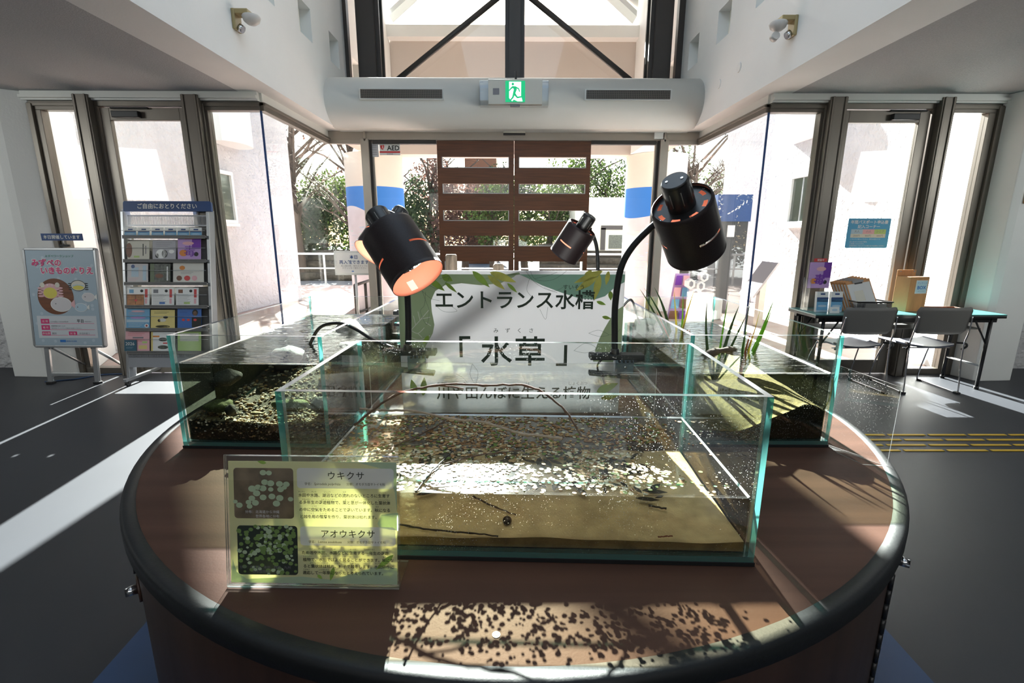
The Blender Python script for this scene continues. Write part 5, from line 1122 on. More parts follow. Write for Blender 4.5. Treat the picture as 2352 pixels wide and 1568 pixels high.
for s, u, v in (('みずべの', 455, 166), ('いきものぬりえ', 615, 230)):
    TE(s, u, v, 0.069, WHITE_P, bold=0.007, dy=0.0012); TE(s, u, v, 0.069, MAGENTA, bold=0.0025, dy=0.0016)
TE('日 時', 390, 633, 0.024, WHITE_P); TE('場 所', 390, 685, 0.024, WHITE_P); TE('参加費', 390, 735, 0.024, WHITE_P); TE('対 象', 611, 735, 0.024, WHITE_P)
TE('11/14(金)～12/26(金)の', 432, 634, 0.017, GREY_INK, 'LEFT'); TE('平日', 652, 634, 0.034, BLACK_INK, 'LEFT', bold=0.0006); TE('(休館日を除く)', 715, 632, 0.011, GREY_INK, 'LEFT')
TE('開催時間 9:30～16:30', 437, 669, 0.014, GREY_INK, 'LEFT'); TE('受付方法 エントランス受付にお越しください。', 437, 688, 0.0135, GREY_INK, 'LEFT')
TE('無料', 437, 734, 0.022, GREY_INK, 'LEFT'); TE('多目的室２', 663, 734, 0.020, GREY_INK, 'LEFT')
q0, q1 = E_(497, 800), E_(545, 780); flat(m, [(q0[0], q0[1]), (q1[0], q0[1]), (q1[0], q1[1]), (q0[0], q1[1])], y_-0.0008, BLUE)
TE('環境の水族館', 550, 797, 0.016, BLUE, 'LEFT')
m.build('poster', ee)
m = MB()
for x in (-0.225, 0.215): m.box(x-0.022, x+0.022, 0.0, 0.022, 0.02, EZ0+0.02, SILVER)
m.box(-0.205, 0.195, 0.002, 0.018, 0.075, 0.105, SILVER); fl_ = m.build('front_legs', ee, bevel=0.003)
Mb = Matrix.Rotation(0.45, 4, 'X')
m = MB()
for x in (-0.19, 0.18): m.tube([(x, 0.025, 0.34), (x, 0.43, 0.075)], 0.013, SILVER, 10)
m.tube([(-0.19, 0.42, 0.08), (0.18, 0.42, 0.08)], 0.011, SILVER, 10); m.build('rear_legs', ee)
for x, y, z in ((-0.225, 0.01, 0), (0.215, 0.01, 0)):
    m = MB(); m.box(x-0.03, x+0.03, -0.012, 0.034, -0.001, 0.025, BLACK); m.build('rubber_foot', fl_, bevel=0.004)
# strip sign on top
st = empty('clip_on_sign', (-4.06, 4.46, 1.30), 0, label='small navy sign strip clipped on top of the workshop poster stand', cat='sign')
m = MB(); m.box(-0.185, 0.185, -0.004, 0.004, 0.02, 0.082, NAVY); m.text('本日開催しています', 0.037, 0, 0.037, -0.005, WHITE_P, bold=0.0005); m.build('sign_strip', st, bevel=0.002)
m = MB(); m.box(-0.03, 0.05, -0.012, 0.012, -0.035, -0.015, BLACK); m.tube([(0, 0, -0.02), (0.0, 0.004, 0.03)], 0.005, SILVER, 8); m.build('clip', st)
# cable on the floor behind the easel
m = MB(); m.tube(smooth_path([(-4.42, 4.38, 0.006), (-4.3, 4.43, 0.006), (-4.2, 4.48, 0.006), (-4.1, 4.60, 0.006), (-4.0, 4.64, 0.006), (-3.8, 4.66, 0.006)], 6), 0.006, BLUEMAT, 8); m.build('floor_cable', label='thin cable on the floor behind the workshop poster stand', cat='cable')

# ================================================================ FOLDING TABLE AND CHAIRS
DX0, DX1, DY0, DY1, DZ = 2.70, 4.40, 4.16, 4.585, 0.70
de = empty('folding_table', ((DX0+DX1)/2, (DY0+DY1)/2, 0), label='long black folding table with green glass-like top by the right door', cat='table')
h, v = (DX1-DX0)/2, (DY1-DY0)/2
m = MB(); m.box(-h, h, -v, v, DZ-0.012, DZ, DESKTOP); m.build('tabletop', de, bevel=0.003)
m = MB(); m.box(-h, h, -v, v, DZ-0.035, DZ-0.0125, BLACK); m.box(-h+0.05, h-0.05, -v+0.03, -v+0.06, DZ-0.075, DZ-0.035, BLACK); m.box(-h+0.05, h-0.05, v-0.06, v-0.03, DZ-0.075, DZ-0.035, BLACK); m.build('apron', de, bevel=0.003)
for sx in (-1, 1):
    for sy in (-1, 1):
        x, y = sx*(h-0.10), sy*(v-0.035); m = MB(); m.tube([(x, y, DZ-0.04), (x, y, 0.03)], 0.0145, BLACK, 12); m.cyl((x, y, 0.03), (x, y, 0.0), 0.019, m=BLACK, seg=14); m.tube([(x, y, DZ-0.28), (x-sx*0.14, y, DZ-0.06)], 0.008, BLACK, 8); m.build('leg', de)
    m = MB(); x = sx*(h-0.10); m.tube([(x, -v+0.04, 0.22), (x, v-0.04, 0.22)], 0.010, SILVER, 10); m.build('crossbar', de)
m = MB(); m.box(-h+0.12, h-0.12, -0.12, 0.12, DZ-0.15, DZ-0.14, GREY_PL); m.build('under_shelf', de)
def chair(x, y, rz, label):
    e = empty('stacking_chair', (x, y, 0), rz, label=label, cat='chair', group='grey stacking chairs at the folding table')
    m = MB(); n = 14; rows_ = 8; vs = []
    for sgn in (0, 1):
        for j in range(rows_+1):
            z = 0.545+0.235*j/rows_; w = 0.232-0.012*(1-j/rows_)
            if j == rows_: w -= 0.02
            if j == 0: w -= 0.03
            for i in range(n+1):
                q = -1+2*i/n; vs.append((q*w, -0.045*(1-q*q)-0.03*(j/rows_)+sgn*0.018, z))
    K = n+1; S_ = (rows_+1)*K; fs = []
    for s in (0, 1):
        for j in range(rows_):
            for i in range(n): fs.append((s*S_+j*K+i, s*S_+j*K+i+1, s*S_+(j+1)*K+i+1, s*S_+(j+1)*K+i))
    for i in range(n): fs.append((i, i+1, S_+i+1, S_+i)); fs.append((rows_*K+i, rows_*K+i+1, S_+rows_*K+i+1, S_+rows_*K+i))
    for j in range(rows_): fs.append((j*K, (j+1)*K, S_+(j+1)*K, S_+j*K)); fs.append((j*K+n, (j+1)*K+n, S_+(j+1)*K+n, S_+j*K+n))
    m.add(vs, fs, GREY_PL, True); m.build('backrest', e)
    m = MB(); vs = []; n2 = 12
    for s in (0, 1):
        for j in range(n2+1):
            yy = 0.04+0.40*j/n2
            for i in range(n+1):
                q = -1+2*i/n; w = 0.215-(0.03 if j in (0, n2) else 0); vs.append((q*w, yy, 0.440-0.035*(1-q*q)*(0.6+0.4*math.sin(PI*j/n2))-(0.02 if j == n2 else 0)-s*0.014))
    K = n+1; S_ = (n2+1)*K; fs = []
    for s in (0, 1):
        for j in range(n2):
            for i in range(n): fs.append((s*S_+j*K+i, s*S_+j*K+i+1, s*S_+(j+1)*K+i+1, s*S_+(j+1)*K+i))
    for i in range(n): fs.append((i, i+1, S_+i+1, S_+i)); fs.append((n2*K+i, n2*K+i+1, S_+n2*K+i+1, S_+n2*K+i))
    for j in range(n2): fs.append((j*K, (j+1)*K, S_+(j+1)*K, S_+j*K)); fs.append((j*K+n, (j+1)*K+n, S_+(j+1)*K+n, S_+j*K+n))
    m.add(vs, fs, CHAIRS, True); m.build('seat', e)
    for sx in (-1, 1):
        m = MB(); X = sx*0.235
        m.tube(smooth_path([(X*0.96, -0.035, 0.70), (X, -0.02, 0.56), (X, 0.0, 0.45), (X*1.0, -0.01, 0.25), (X*1.02, -0.03, 0.05), (X*1.02, -0.015, 0.012), (X*1.0, 0.10, 0.010), (X, 0.36, 0.010), (X, 0.41, 0.03), (X*0.97, 0.36, 0.25), (X*0.90, 0.30, 0.415)], 7), 0.0062, CHROME, 10); sf = m.build('side_frame', e)
        m = MB(); m.box(X*1.02-0.016, X*1.02+0.016, -0.045, 0.0, 0.0, 0.02, BLACK); m.box(X*1.0-0.014, X*1.0+0.014, 0.36, 0.40, 0.0, 0.018, BLACK); m.build('glide', sf, bevel=0.003)
        m = MB(); m.tube(smooth_path([(X*1.02, 0.02, 0.40), (X*1.06, -0.01, 0.43), (X*1.06, 0.0, 0.455), (X*0.95, 0.06, 0.45)], 5), 0.009, BLACK, 8); m.build('hinge_cap', sf)
    m = MB(); m.tube([(-0.21, 0.10, 0.395), (0.21, 0.10, 0.395)], 0.006, CHROME, 8); m.tube([(-0.21, 0.30, 0.40), (0.21, 0.30, 0.40)], 0.006, CHROME, 8); m.build('cross_tube', e)
    return e
chair(3.105, 4.075, 0.03, 'grey stacking chair at the folding table, nearer the round display table')
chair(3.755, 4.085, -0.02, 'grey stacking chair at the folding table, nearer the white pier')
# things on the folding table
def slabp(w, h, t, base, deco, name, label, cat, loc, rz=0, lean=0.0):
    m = MB(); m.box(0, w, 0, t, 0, h, base)
    for d in deco:
        if d[0] == 'r': _, a, b, c, e, mt = d; m.quad([(a*w, -0.0006, c*h), (b*w, -0.0006, c*h), (b*w, -0.0006, e*h), (a*w, -0.0006, e*h)], mt)
        elif d[0] == 'e': _, a, b, c, e, mt = d; flat(m, ell(a*w, b*h, c*w, e*h, 18), -0.0010, mt)
        elif d[0] == 't': _, s, sz, a, b, mt = d; m.text(s, sz, a*w, b*h, -0.0016, mt)
    o = m.build(name, label=label, cat=cat); o.location = loc; o.rotation_euler = (-lean, 0, rz); return o
pe = empty('poster_stand', (2.83, 4.40, DZ+0.001), 0.05, label='clear tabletop stand holding the purple poison exhibition flyer', cat='flyer stand')
m = MB(); m.box(-0.10, 0.12, -0.045, 0.055, 0, 0.004, ACRYL, ends=AEDGE); m.box(-0.095, 0.115, 0.012, 0.016, 0.0, 0.46, ACRYL, ends=AEDGE); m.box(-0.10, -0.096, -0.05, 0.05, 0.0, 0.30, ACRYL, ends=AEDGE); m.build('clear_stand', pe)
m = MB(); w, h_ = 0.205, 0.235; m.box(-0.09, 0.115, 0.004, 0.008, 0.205, 0.44, LILAC); o = [-0.09, 0.205]
m.quad([(o[0]+w*.65, 0.003, .30), (o[0]+w, 0.003, .30), (o[0]+w, 0.003, .44), (o[0]+w*.65, 0.003, .44)], PURPLE); flat(m, ell(o[0]+.05, .27, .03, .025), 0.0028, ORANGE); flat(m, ell(o[0]+.16, .26, .018, .018), 0.0028, BLACK_INK); flat(m, ell(o[0]+.11, .38, .045, .02), 0.0028, PINK)
m.text('毒', 0.105, o[0]+0.105, 0.245, 0.0022, PURPLE, bold=0.002); m.box(o[0]+.03, o[0]+.15, 0.0, 0.004, .445, .475, RED); m.text('開催中', 0.022, o[0]+.09, .452, -0.001, WHITE_P); m.build('flyer', pe)
for k, x in enumerate((2.775, 2.905)):
    slabp(0.105, 0.185, 0.03, WHITE_P, [('r', 0, 1, 0.10, 0.62, SKYB), ('r', 0, 1, 0.50, 0.72, NAVY), ('r', 0, 1, 0.0, 0.10, LBLUE), ('r', 0.3, 0.7, 0.84, 0.92, NAVY), ('e', .5, .3, .4, .05, LBLUE)], 'leaflet_stack', 'stack of blue sea leaflets on the folding table, %s' % ('left one' if k == 0 else 'right one'), 'leaflets', (x, 4.28, DZ+0.002), 0.02, 0.10)['group'] = 'blue leaflet stacks on the folding table'
slabp(0.085, 0.055, 0.004, WHITE_P, [('e', .5, .5, .3, .2, LBLUE)], 'small_card', 'small white card standing in front of the leaflet stacks', 'card', (2.865, 4.225, DZ+0.002), 0, 0.15)
# basket with clipboards
be = empty('wire_basket', (3.255, 4.33, DZ+0.002), 0.0, label='black mesh basket on the folding table holding clipboards', cat='basket')
m = MB(); bw, bd, bh = 0.155, 0.11, 0.10
m.box(-bw, bw, -bd, bd, 0, 0.006, GREY_PL)
for z in [0.012+0.011*i for i in range(8)]:
    m.box(-bw, bw, -bd, -bd+0.003, z, z+0.0045, BLACK); m.box(-bw, bw, bd-0.003, bd, z, z+0.0045, BLACK); m.box(-bw, -bw+0.003, -bd, bd, z, z+0.0045, BLACK); m.box(bw-0.003, bw, -bd, bd, z, z+0.0045, BLACK)
for i in range(29):
    x = -bw+i*0.0107; m.box(x, x+0.0045, -bd, -bd+0.003, 0, bh, BLACK); m.box(x, x+0.0045, bd-0.003, bd, 0, bh, BLACK)
m.box(-bw-0.006, bw+0.006, -bd-0.006, -bd+0.006, bh-0.006, bh+0.004, BLACK); m.box(-bw-0.006, bw+0.006, bd-0.006, bd+0.006, bh-0.006, bh+0.004, BLACK); m.box(-bw-0.006, -bw+0.006, -bd, bd, bh-0.006, bh+0.004, BLACK); m.box(bw-0.006, bw+0.006, -bd, bd, bh-0.006, bh+0.004, BLACK)
m.box(-0.09, 0.10, -bd-0.004, -bd, 0.01, 0.085, GREY_PL); m.build('basket_body', be)
for k in range(6):
    m = MB(); m.box(-0.11, 0.11, 0, 0.003, 0, 0.30, LWOOD); m.box(-0.10, 0.10, -0.002, 0, 0.005, 0.27, PAPER); m.box(-0.05, 0.05, -0.006, 0.0, 0.275, 0.298, CHROME); m.box(-0.035, 0.035, -0.005, -0.003, 0.262, 0.277, BLACK)
    if k == 0: m.box(-0.06, 0.02, -0.0028, -0.002, 0.10, 0.20, CREAM)
    m.build('clipboard', loc=(3.225-0.010*k, 4.262+0.024*k, DZ+0.012), rot=(-0.42+0.02*k, -0.17-0.02*k, 0), label='wooden clipboard with paper in the mesh basket, %s from the front' % ('first', 'second', 'third', 'fourth', 'fifth', 'sixth')[k], cat='clipboard', group='clipboards in the mesh basket')
# survey box
se2 = empty('survey_box', (3.70, 4.40, DZ+0.001), 0.12, label='light wooden survey box with blue and white BOX label on the folding table', cat='box')
m = MB(); m.box(-0.095, 0.095, -0.075, 0.075, 0, 0.315, LWOOD); m.build('box_body', se2, bevel=0.002)
m = MB(); m.box(-0.095, 0.095, 0.065, 0.075, 0.315, 0.37, LWOOD)
for s in (-1, 1): m.cyl((s*0.07, 0.064, 0.355), (s*0.07, 0.060, 0.355), 0.006, m=CHROME, seg=10)
m.build('back_board', se2, bevel=0.002)
m = MB(); m.box(-0.035, 0.08, -0.078, -0.075, 0.165, 0.285, WHITE_P); m.box(-0.03, 0.075, -0.0785, -0.078, 0.17, 0.28, mat('label_pale_cyan', (0.5, 0.68, 0.74), .5)); m.text('アンケート', 0.020, 0.0225, 0.252, -0.0795, BLUE); m.text('BOX', 0.042, 0.0225, 0.205, -0.0795, BLUE, bold=0.001); m.text('ご記入ください', 0.011, 0.0225, 0.182, -0.0795, GREY_INK); m.build('box_label', se2)
# pen tray
te = empty('pen_tray', (4.01, 4.38, DZ+0.001), -0.1, label='low woven tray of pencils at the right end of the folding table', cat='tray')
m = MB(); m.box(-0.16, 0.16, -0.08, 0.08, 0, 0.008, BROWN); m.box(-0.16, 0.16, -0.08, -0.072, 0, 0.03, BROWN); m.box(-0.16, 0.16, 0.072, 0.08, 0, 0.03, BROWN); m.box(-0.16, -0.152, -0.08, 0.08, 0, 0.03, BROWN); m.box(0.152, 0.16, -0.08, 0.08, 0, 0.03, BROWN); m.build('tray_body', te, bevel=0.002)
for k in range(7):
    M_ = Matrix.Rotation(0.12*(k-3), 3, 'Z'); p = te.location+Vector((0, 0, 0.014+0.006*(k % 3))); m = MB(); m.cyl(M_ @ Vector((-0.10, -0.05+0.015*k, 0)), M_ @ Vector((0.09, -0.05+0.015*k, 0)), 0.004, m=(LWOOD, BLACK, BROWN)[k % 3], seg=6); m.cyl(M_ @ Vector((0.09, -0.05+0.015*k, 0)), M_ @ Vector((0.103, -0.05+0.015*k, 0)), 0.004, 0.0005, m=BLACK_INK, seg=6)
    m.build('pencil', loc=p, label='short %s pencil in the tray on the folding table' % ('pale wooden', 'black', 'brown')[k % 3], cat='pencil', group='pencils in the tray')
slabp(0.21, 0.297, 0.001, PAPER, [], 'paper_sheet', 'white sheet of paper lying before the mesh basket', 'paper', (3.20, 4.175, DZ+0.002), 0, PI/2-0.0)

# ================================================================ WALL AND DOOR SIGNS
st = empty('door_sticker', (3.44, 4.700, 1.40), 0, label='blue notice with white lettering stuck on the right glass door', cat='sign')
m = MB(); m.prism(rrect(-0.202, 0.205, -0.137, 0.140, 0.012), 0.000, 0.003, CYAN, 'y')
m.text('年間パスポート申込書', 0.036, 0.0, 0.092, -0.001, WHITE_P, bold=0.0006); m.text('記入コーナー', 0.036, 0.0, 0.050, -0.001, WHITE_P, bold=0.0006)
for k, (mt, t_) in enumerate(((LBLUE, '大人'), (PINK, '小人'), (LGREEN, 'シニア'))):
    x0 = -0.165+k*0.112; m.box(x0, x0+0.112, -0.001, 0.0, -0.005, 0.038, mt); m.box(x0, x0+0.112, -0.001, 0.0, -0.040, -0.005, CREAM); m.text(t_, 0.026, x0+0.056, 0.008, -0.0018, GREY_INK); m.text(('2500円', '800円', '1800円')[k], 0.022, x0+0.056, -0.030, -0.0018, GREY_INK)
for k, t_ in enumerate(('こちらでご記入ください。受付は窓口です', '記入台は小さなお子様も', 'ご利用いただけます。', '必要事項をご記入のうえ窓口までお持ちください')): m.text(t_, 0.0155, -0.165, -0.060-0.019*k-(0.006 if k else 0), -0.001, WHITE_P, 'LEFT')
m.build('notice', st)
c0 = at(895, 343, Y2-0.0)
m = MB(); m.box(-0.128, 0.128, 0, 0.002, -0.068, 0.068, WHITE_P); m.box(-0.128, 0.128, -0.0006, 0, -0.040, -0.020, RED); m.text('AED', 0.080, 0.045, -0.010, -0.001, BLACK_INK, bold=0.002)
flat(m, [(-0.118, 0.035), (-0.108, 0.052), (-0.094, 0.046), (-0.080, 0.055), (-0.066, 0.045), (-0.070, 0.020), (-0.085, -0.005), (-0.098, -0.002), (-0.112, 0.015)], -0.001, RED); flat(m, [(-0.088, 0.045), (-0.080, 0.045), (-0.086, 0.022), (-0.078, 0.022), (-0.090, 0.0), (-0.086, 0.016), (-0.094, 0.016)], -0.0016, WHITE_P)
m.text('設置施設', 0.020, 0, -0.060, -0.001, GREY_INK); m.build('safety_sticker', loc=(c0.x, Y2+0.006, c0.z), label='white and red AED sticker at the top of the left entrance glass', cat='sticker')
c0 = at(860, 345, Y2); m = MB(); m.box(-0.05, 0.05, 0, 0.002, -0.078, 0.078, mat('sticker_grey', (0.55, 0.56, 0.58), 0.6)); 
for k in range(6): m.box(-0.035, 0.03, -0.0006, 0, 0.05-k*0.02, 0.055-k*0.02, GREY_INK)
m.build('paper_notice', loc=(c0.x, Y2+0.006, c0.z), label='small grey paper notice beside the AED sticker', cat='notice')
m = MB(); m.box(-0.055, 0.055, -0.03, 0, -0.04, 0.04, WHITE_P); c0 = at(1516, 318, Y2-0.02); m.build('wall_sensor', loc=(1.83, Y2-0.025, 2.575), bevel=0.004, label='small white sensor box above the right door post', cat='sensor')
e = empty('door_sensor', (0.053, Y2-0.025, 2.605), label='slim beige sensor bar above the wooden doors', cat='sensor')
MB().box(-0.135, 0.135, -0.05, 0, -0.01, 0.03, CREAM).build('housing', e, bevel=0.004); MB().box(-0.135, 0.135, -0.045, 0, -0.03, -0.01, BLACK).build('lens', e, bevel=0.003)
# exit sign
ex = empty('exit_sign', (0.053, 5.72, 2.895), label='green and white emergency exit sign with a running figure', cat='sign')
m = MB(); m.box(-0.385, 0.37, 0.0, 0.09, -0.125, 0.13, ACRYL, ends=AEDGE); m.build('clear_cover', ex)
m = MB(); m.box(-0.29, 0.30, -0.02, 0.08, -0.115, 0.135, mat('exit_housing', (0.55, 0.54, 0.48), 0.5)); m.box(-0.24, -0.17, -0.023, -0.02, -0.02, 0.045, GREY_INK); m.tube([(0.01, 0.03, 0.135), (0.01, 0.03, 0.23)], 0.012, BLACK, 8); m.box(-0.05, 0.055, -0.01, 0.03, -0.135, -0.115, GREY_INK); m.build('housing', ex, bevel=0.003)
m = MB(); m.box(-0.103, 0.112, -0.026, -0.021, -0.095, 0.118, GREENEX)
flat(m, [(-0.062, 0.108), (0.068, 0.108), (0.068, -0.03), (0.085, -0.088), (0.03, -0.088), (-0.01, -0.07), (-0.03, -0.088), (-0.062, -0.055)], -0.0265, WHITEEX)
flat(m, ell(-0.022, 0.085, 0.014, 0.014, 14), -0.027, GREENEX)
for poly in ([(-0.030, 0.065), (0.015, 0.062), (0.022, 0.030), (0.000, -0.020), (-0.022, -0.010), (-0.012, 0.030)], [(0.005, 0.062), (0.045, 0.045), (0.058, 0.010), (0.047, 0.006), (0.035, 0.034), (0.012, 0.045)], [(-0.028, 0.064), (-0.050, 0.045), (-0.068, 0.020), (-0.058, 0.014), (-0.040, 0.034), (-0.018, 0.046)],
             [(0.002, -0.015), (-0.020, -0.006), (-0.030, -0.045), (-0.058, -0.078), (-0.048, -0.086), (-0.015, -0.055), (0.0, -0.02)], [(-0.008, -0.018), (0.006, -0.006), (0.030, -0.040), (0.078, -0.034), (0.080, -0.048), (0.026, -0.058), (-0.004, -0.03)]):
    flat(m, poly, -0.0270, GREENEX)
m.build('pictogram', ex)
# wall lamps
BRASS = mat('lamp_brass_cream', (0.34, 0.27, 0.13), 0.4, 0.3); LGLASS = mat('lamp_frosted', (0.55, 0.53, 0.50), 0.3)
for X, s, nm in ((UL, 1, "left"), (UR, -1, "right")):
    y, z = (4.05, 2.96) if s > 0 else (4.08, 2.945)
    e = empty('wall_lamp', (X, y, z), label='small twin wall lamp on the upper %s wall' % nm, cat='wall lamp')
    m = MB(); m.box(min(0, s*0.025), max(0, s*0.025), -0.05, 0.05, -0.085, 0.055, BRASS); m.box(min(0, s*0.12), max(0, s*0.12), -0.045, 0.045, 0.02, 0.055, BRASS); m.build('wall_plate', e, bevel=0.006)
    m = MB(); m.lathe([(0.0001, -0.055), (0.03, -0.05), (0.055, -0.03), (0.066, 0.0), (0.06, 0.01), (0.0001, 0.012)], LGLASS, 24, (s*0.125, 0.0, 0.01)); m.build('glass_bowl', e)
    m = MB(); m.cyl((s*0.03, 0, -0.06), (s*0.055, 0, -0.075), 0.032, 0.026, m=CHROME, seg=20); m.build('lower_reflector', e)
    if s < 0:
        m = MB(); m.cyl((s*0.14, -0.02, -0.075), (s*0.143, 0.02, -0.085), 0.03, m=LGLASS, seg=20); m.tube([(s*0.13, 0, -0.04), (s*0.14, 0, -0.06)], 0.004, BRASS, 6); m.build('hanging_disc', e)
for Y_, Z_, lab in ((4.98, 2.93, 'nearer'), (5.42, 2.91, 'farther')):
    m = MB(); m.cyl((UR, Y_, Z_), (UR-0.008, Y_, Z_), 0.045, 0.040, m=WHITE_P, seg=24); m.build('cover_plate', label='round white cover plate on the upper right wall, %s from the lamp' % ('nearer one' if lab == 'nearer' else 'farther one'), cat='cover plate')
m = MB(); m.box(0, 0.30, 0, 0.02, 0, 0.26, LWOOD); m.build('wooden_plaque', loc=(4.60, 4.42, 1.665), bevel=0.003, label='light wooden plaque on the right pier at the edge', cat='plaque')

# ================================================================ OUTSIDE
# re-entry sign stand
p = at(814, 604, 6.75); e = empty('standing_sign', (p.x, 6.75, 0), 0.05, label='white re-entry notice on a metal stand outside the left glass', cat='sign')
z0 = p.z; m = MB(); m.box(-0.27, 0.27, -0.01, 0.01, z0-0.165, z0+0.165, SILVER); m.box(-0.245, 0.245, -0.013, -0.01, z0-0.14, z0+0.14, PAPER)
m.text('本日', 0.058, 0, z0+0.062, -0.015, NAVY, bold=0.001); m.text('再入館できます', 0.058, 0, z0-0.008, -0.015, NAVY, bold=0.001); m.text('再入館の際、受付スタッフに', 0.028, 0, z0-0.048, -0.015, GREY_INK); m.text('チケットをご提示ください', 0.028, 0, z0-0.078, -0.015, GREY_INK); m.box(-0.04, -0.01, -0.014, -0.013, z0-0.118, z0-0.106, BLUE)
m.build('sign_board', e); m = MB(); m.tube([(0.0, 0.02, 0.02), (0.0, 0.02, z0-0.16)], 0.018, SILVER, 10); m.box(-0.2, 0.2, -0.15, 0.15, 0.0, 0.02, SILVER); m.build('stand_pole', e)
# barrier frame (dark metal)
def gpt(u, v): p_ = atz(u, v, 0.0); return p_
e = empty('metal_barrier', (-2.35, 7.9, 0), label='dark metal barrier frame outside, left of the porch column', cat='barrier'); m = MB(); o = Vector((-2.35, 7.9, 0))
a, b = at(815, 655, 7.6)-o, at(860, 640, 8.4)-o
for P_ in (a, (a+b)/2, b): m.tube([P_, Vector((P_.x, P_.y, 0))], 0.025, STEEL_DK, 8)
m.tube([a, b], 0.025, STEEL_DK, 8); m.tube([Vector((a.x, a.y, 0.15)), Vector((b.x, b.y, 0.15))], 0.02, STEEL_DK, 8); m.build('barrier_frame', e)
# ticket kiosk on the right
KY = 8.6; e = empty('ticket_kiosk', (3.92, KY, 0), 0.0, label='black kiosk with a blue top and white fish mark outside on the right', cat='kiosk')
m = MB(); m.box(-0.27, 0.25, 0.0, 0.5, 0, 1.62, mat('kiosk_black', (0.035, 0.037, 0.04), 0.5)); m.build('kiosk_body', e, bevel=0.005)
m = MB(); m.box(-0.33, 0.27, -0.03, 0.95, 1.615, 2.065, NAVY)
FISH = WHITE_P
for k in range(6):
    x, z = -0.12+k*0.058, 1.75+0.035*k+(0.02 if k > 3 else 0); M_ = Matrix.Rotation(-(0.3+0.22*k), 4, 'Y')
    pts = [(0.03*math.cos(t), 0.010*math.sin(t)) for t in [2*PI*i/10 for i in range(10)]]; c_, s_ = math.cos(0.45+0.2*k), math.sin(0.45+0.2*k)
    flat(m, [(x+a_*c_-b_*s_, z+a_*s_+b_*c_) for a_, b_ in pts], -0.033, FISH)
m.build('blue_top', e)
m = MB(); m.box(-0.11, 0.02, -0.012, 0.0, 1.35, 1.55, WHITE_P); m.build('notice_holder', e, bevel=0.004)
m = MB(); m.box(-0.345, -0.335, 0.1, 0.35, 1.72, 1.95, CREAM); m.box(-0.345, -0.335, 0.4, 0.6, 1.75, 1.93, LGREEN); m.build('side_stickers', e)
# poster column and white boxes left of the kiosk
e = empty('poster_easel', (3.05, 8.0, 0), label='leaning poster panel with purple flyers outside by the kiosk', cat='poster panel'); m = MB(); o = Vector((3.05, 8.0, 0)); Q = [at(1552, 628, 8.0)-o, at(1585, 628, 8.0)-o, at(1580, 735, 8.0)-o, at(1530, 735, 8.0)-o]
slab(m, Q, 0.02, LILAC, SILVER); n_ = Vector((0, -0.004, 0))
for i in range(4):
    for j in range(2):
        def B_(a_, b_): top = Q[0]+(Q[1]-Q[0])*a_; bot = Q[3]+(Q[2]-Q[3])*a_; return top+(bot-top)*b_+Vector((0, -0.03, 0))
        a_, b_ = 0.06+0.48*j, 0.04+0.25*i; m.quad([B_(a_, b_), B_(a_+0.4, b_), B_(a_+0.4, b_+0.2), B_(a_, b_+0.2)], (PURPLE, PINK, SKYB, BROWN)[(i+j) % 4])
m.build('panel', e)
e = empty('white_bollard', (3.30, 7.9, 0), label='white rounded post with loudspeaker boxes outside by the kiosk', cat='post'); o = Vector((3.30, 7.9, 0))
m = MB(); q = at(1600, 690, 7.9)-o; m.box(-0.10, 0.25, 0, 0.2, 0, q.z+0.02, WHITE_P); m.build('post_body', e, bevel=0.02)
for u, v in ((1580, 650), (1602, 655), (1590, 672), (1610, 634)):
    q = at(u, v, 7.9)-o; m = MB(); m.prism([(q.x+0.075*math.cos(t), q.z+0.085*math.sin(t)) for t in [PI/6+PI/3*i for i in range(6)]], -0.15, -0.02, WHITE_P, 'y'); m.prism([(q.x+0.035*math.cos(t), q.z+0.05*math.sin(t)) for t in [PI/6+PI/3*i for i in range(6)]], -0.153, -0.149, GREY_INK, 'y'); m.build('hexagon_box', e)
# slanted info board on the right
e = empty('information_board', (4.25, 7.2, 0), label='slanted information board on a post outside the right glass corner', cat='board'); o = Vector((4.25, 7.2, 0)); a, b = at(1732, 684, 7.2)-o, at(1792, 605, 7.0)-o
m = MB(); d = (b-a).normalized(); nn = Vector((-d.z, 0, d.x)).normalized()*0.02; k = Vector((0.0, 0.45, 0.0)); slab(m, [a, b, b+k, a+k], 0.03, GREY_INK, SILVER); m.build('board_plate', e)
q = at(1762, 655, 7.2)-o; m = MB(); m.box(q.x-0.045, q.x+0.045, 0.1, 0.2, 0, q.z+0.06, BRONZE_L); m.build('post', e)
# low rails, logs, hedge and trees
e = empty('white_railing', (-4.6, 13.6, 0), label='low white railing at the far edge of the paving', cat='railing'); m = MB()
for x in [-3+1.2*i for i in range(12)]: m.tube([(x, 0, 0), (x, 0, 0.85)], 0.03, WHITE_P, 8)
m.tube([(-3, 0, 0.85), (10.5, 0, 0.85)], 0.03, WHITE_P, 8); m.tube([(-3, 0, 0.45), (10.5, 0, 0.45)], 0.02, WHITE_P, 8); m.build('rail', e)
for k, (x, y, w, z, lab) in enumerate(((-5.3, 15.0, 3.6, 0.75, 'left'), (4.2, 15.2, 6.5, 0.95, 'right'))):
    m = MB()
    for i in range(5): m.tube([(-w/2, 0.22*i, z*0.22*(i+0.6)), (w/2, 0.22*i, z*0.22*(i+0.6))], 0.13, SOIL, 10)
    m.build('log_terrace', loc=(x, y, 0), label='dark stepped timber edging below the trees on the %s' % lab, cat='edging')
VAN = mat('shed_cream', (0.60, 0.60, 0.50), 0.7)
e = empty('storage_shed', (3.1, 15.9, 0), label='cream shed with a dark opening beyond the right entrance glass', cat='shed'); m = MB(); q0, q1 = at(1360, 445, 15.9), at(1440, 560, 15.9); m.box(-1.0, 1.2, 0, 2, 0.0, 2.55, VAN); m.build('shed_wall', e)
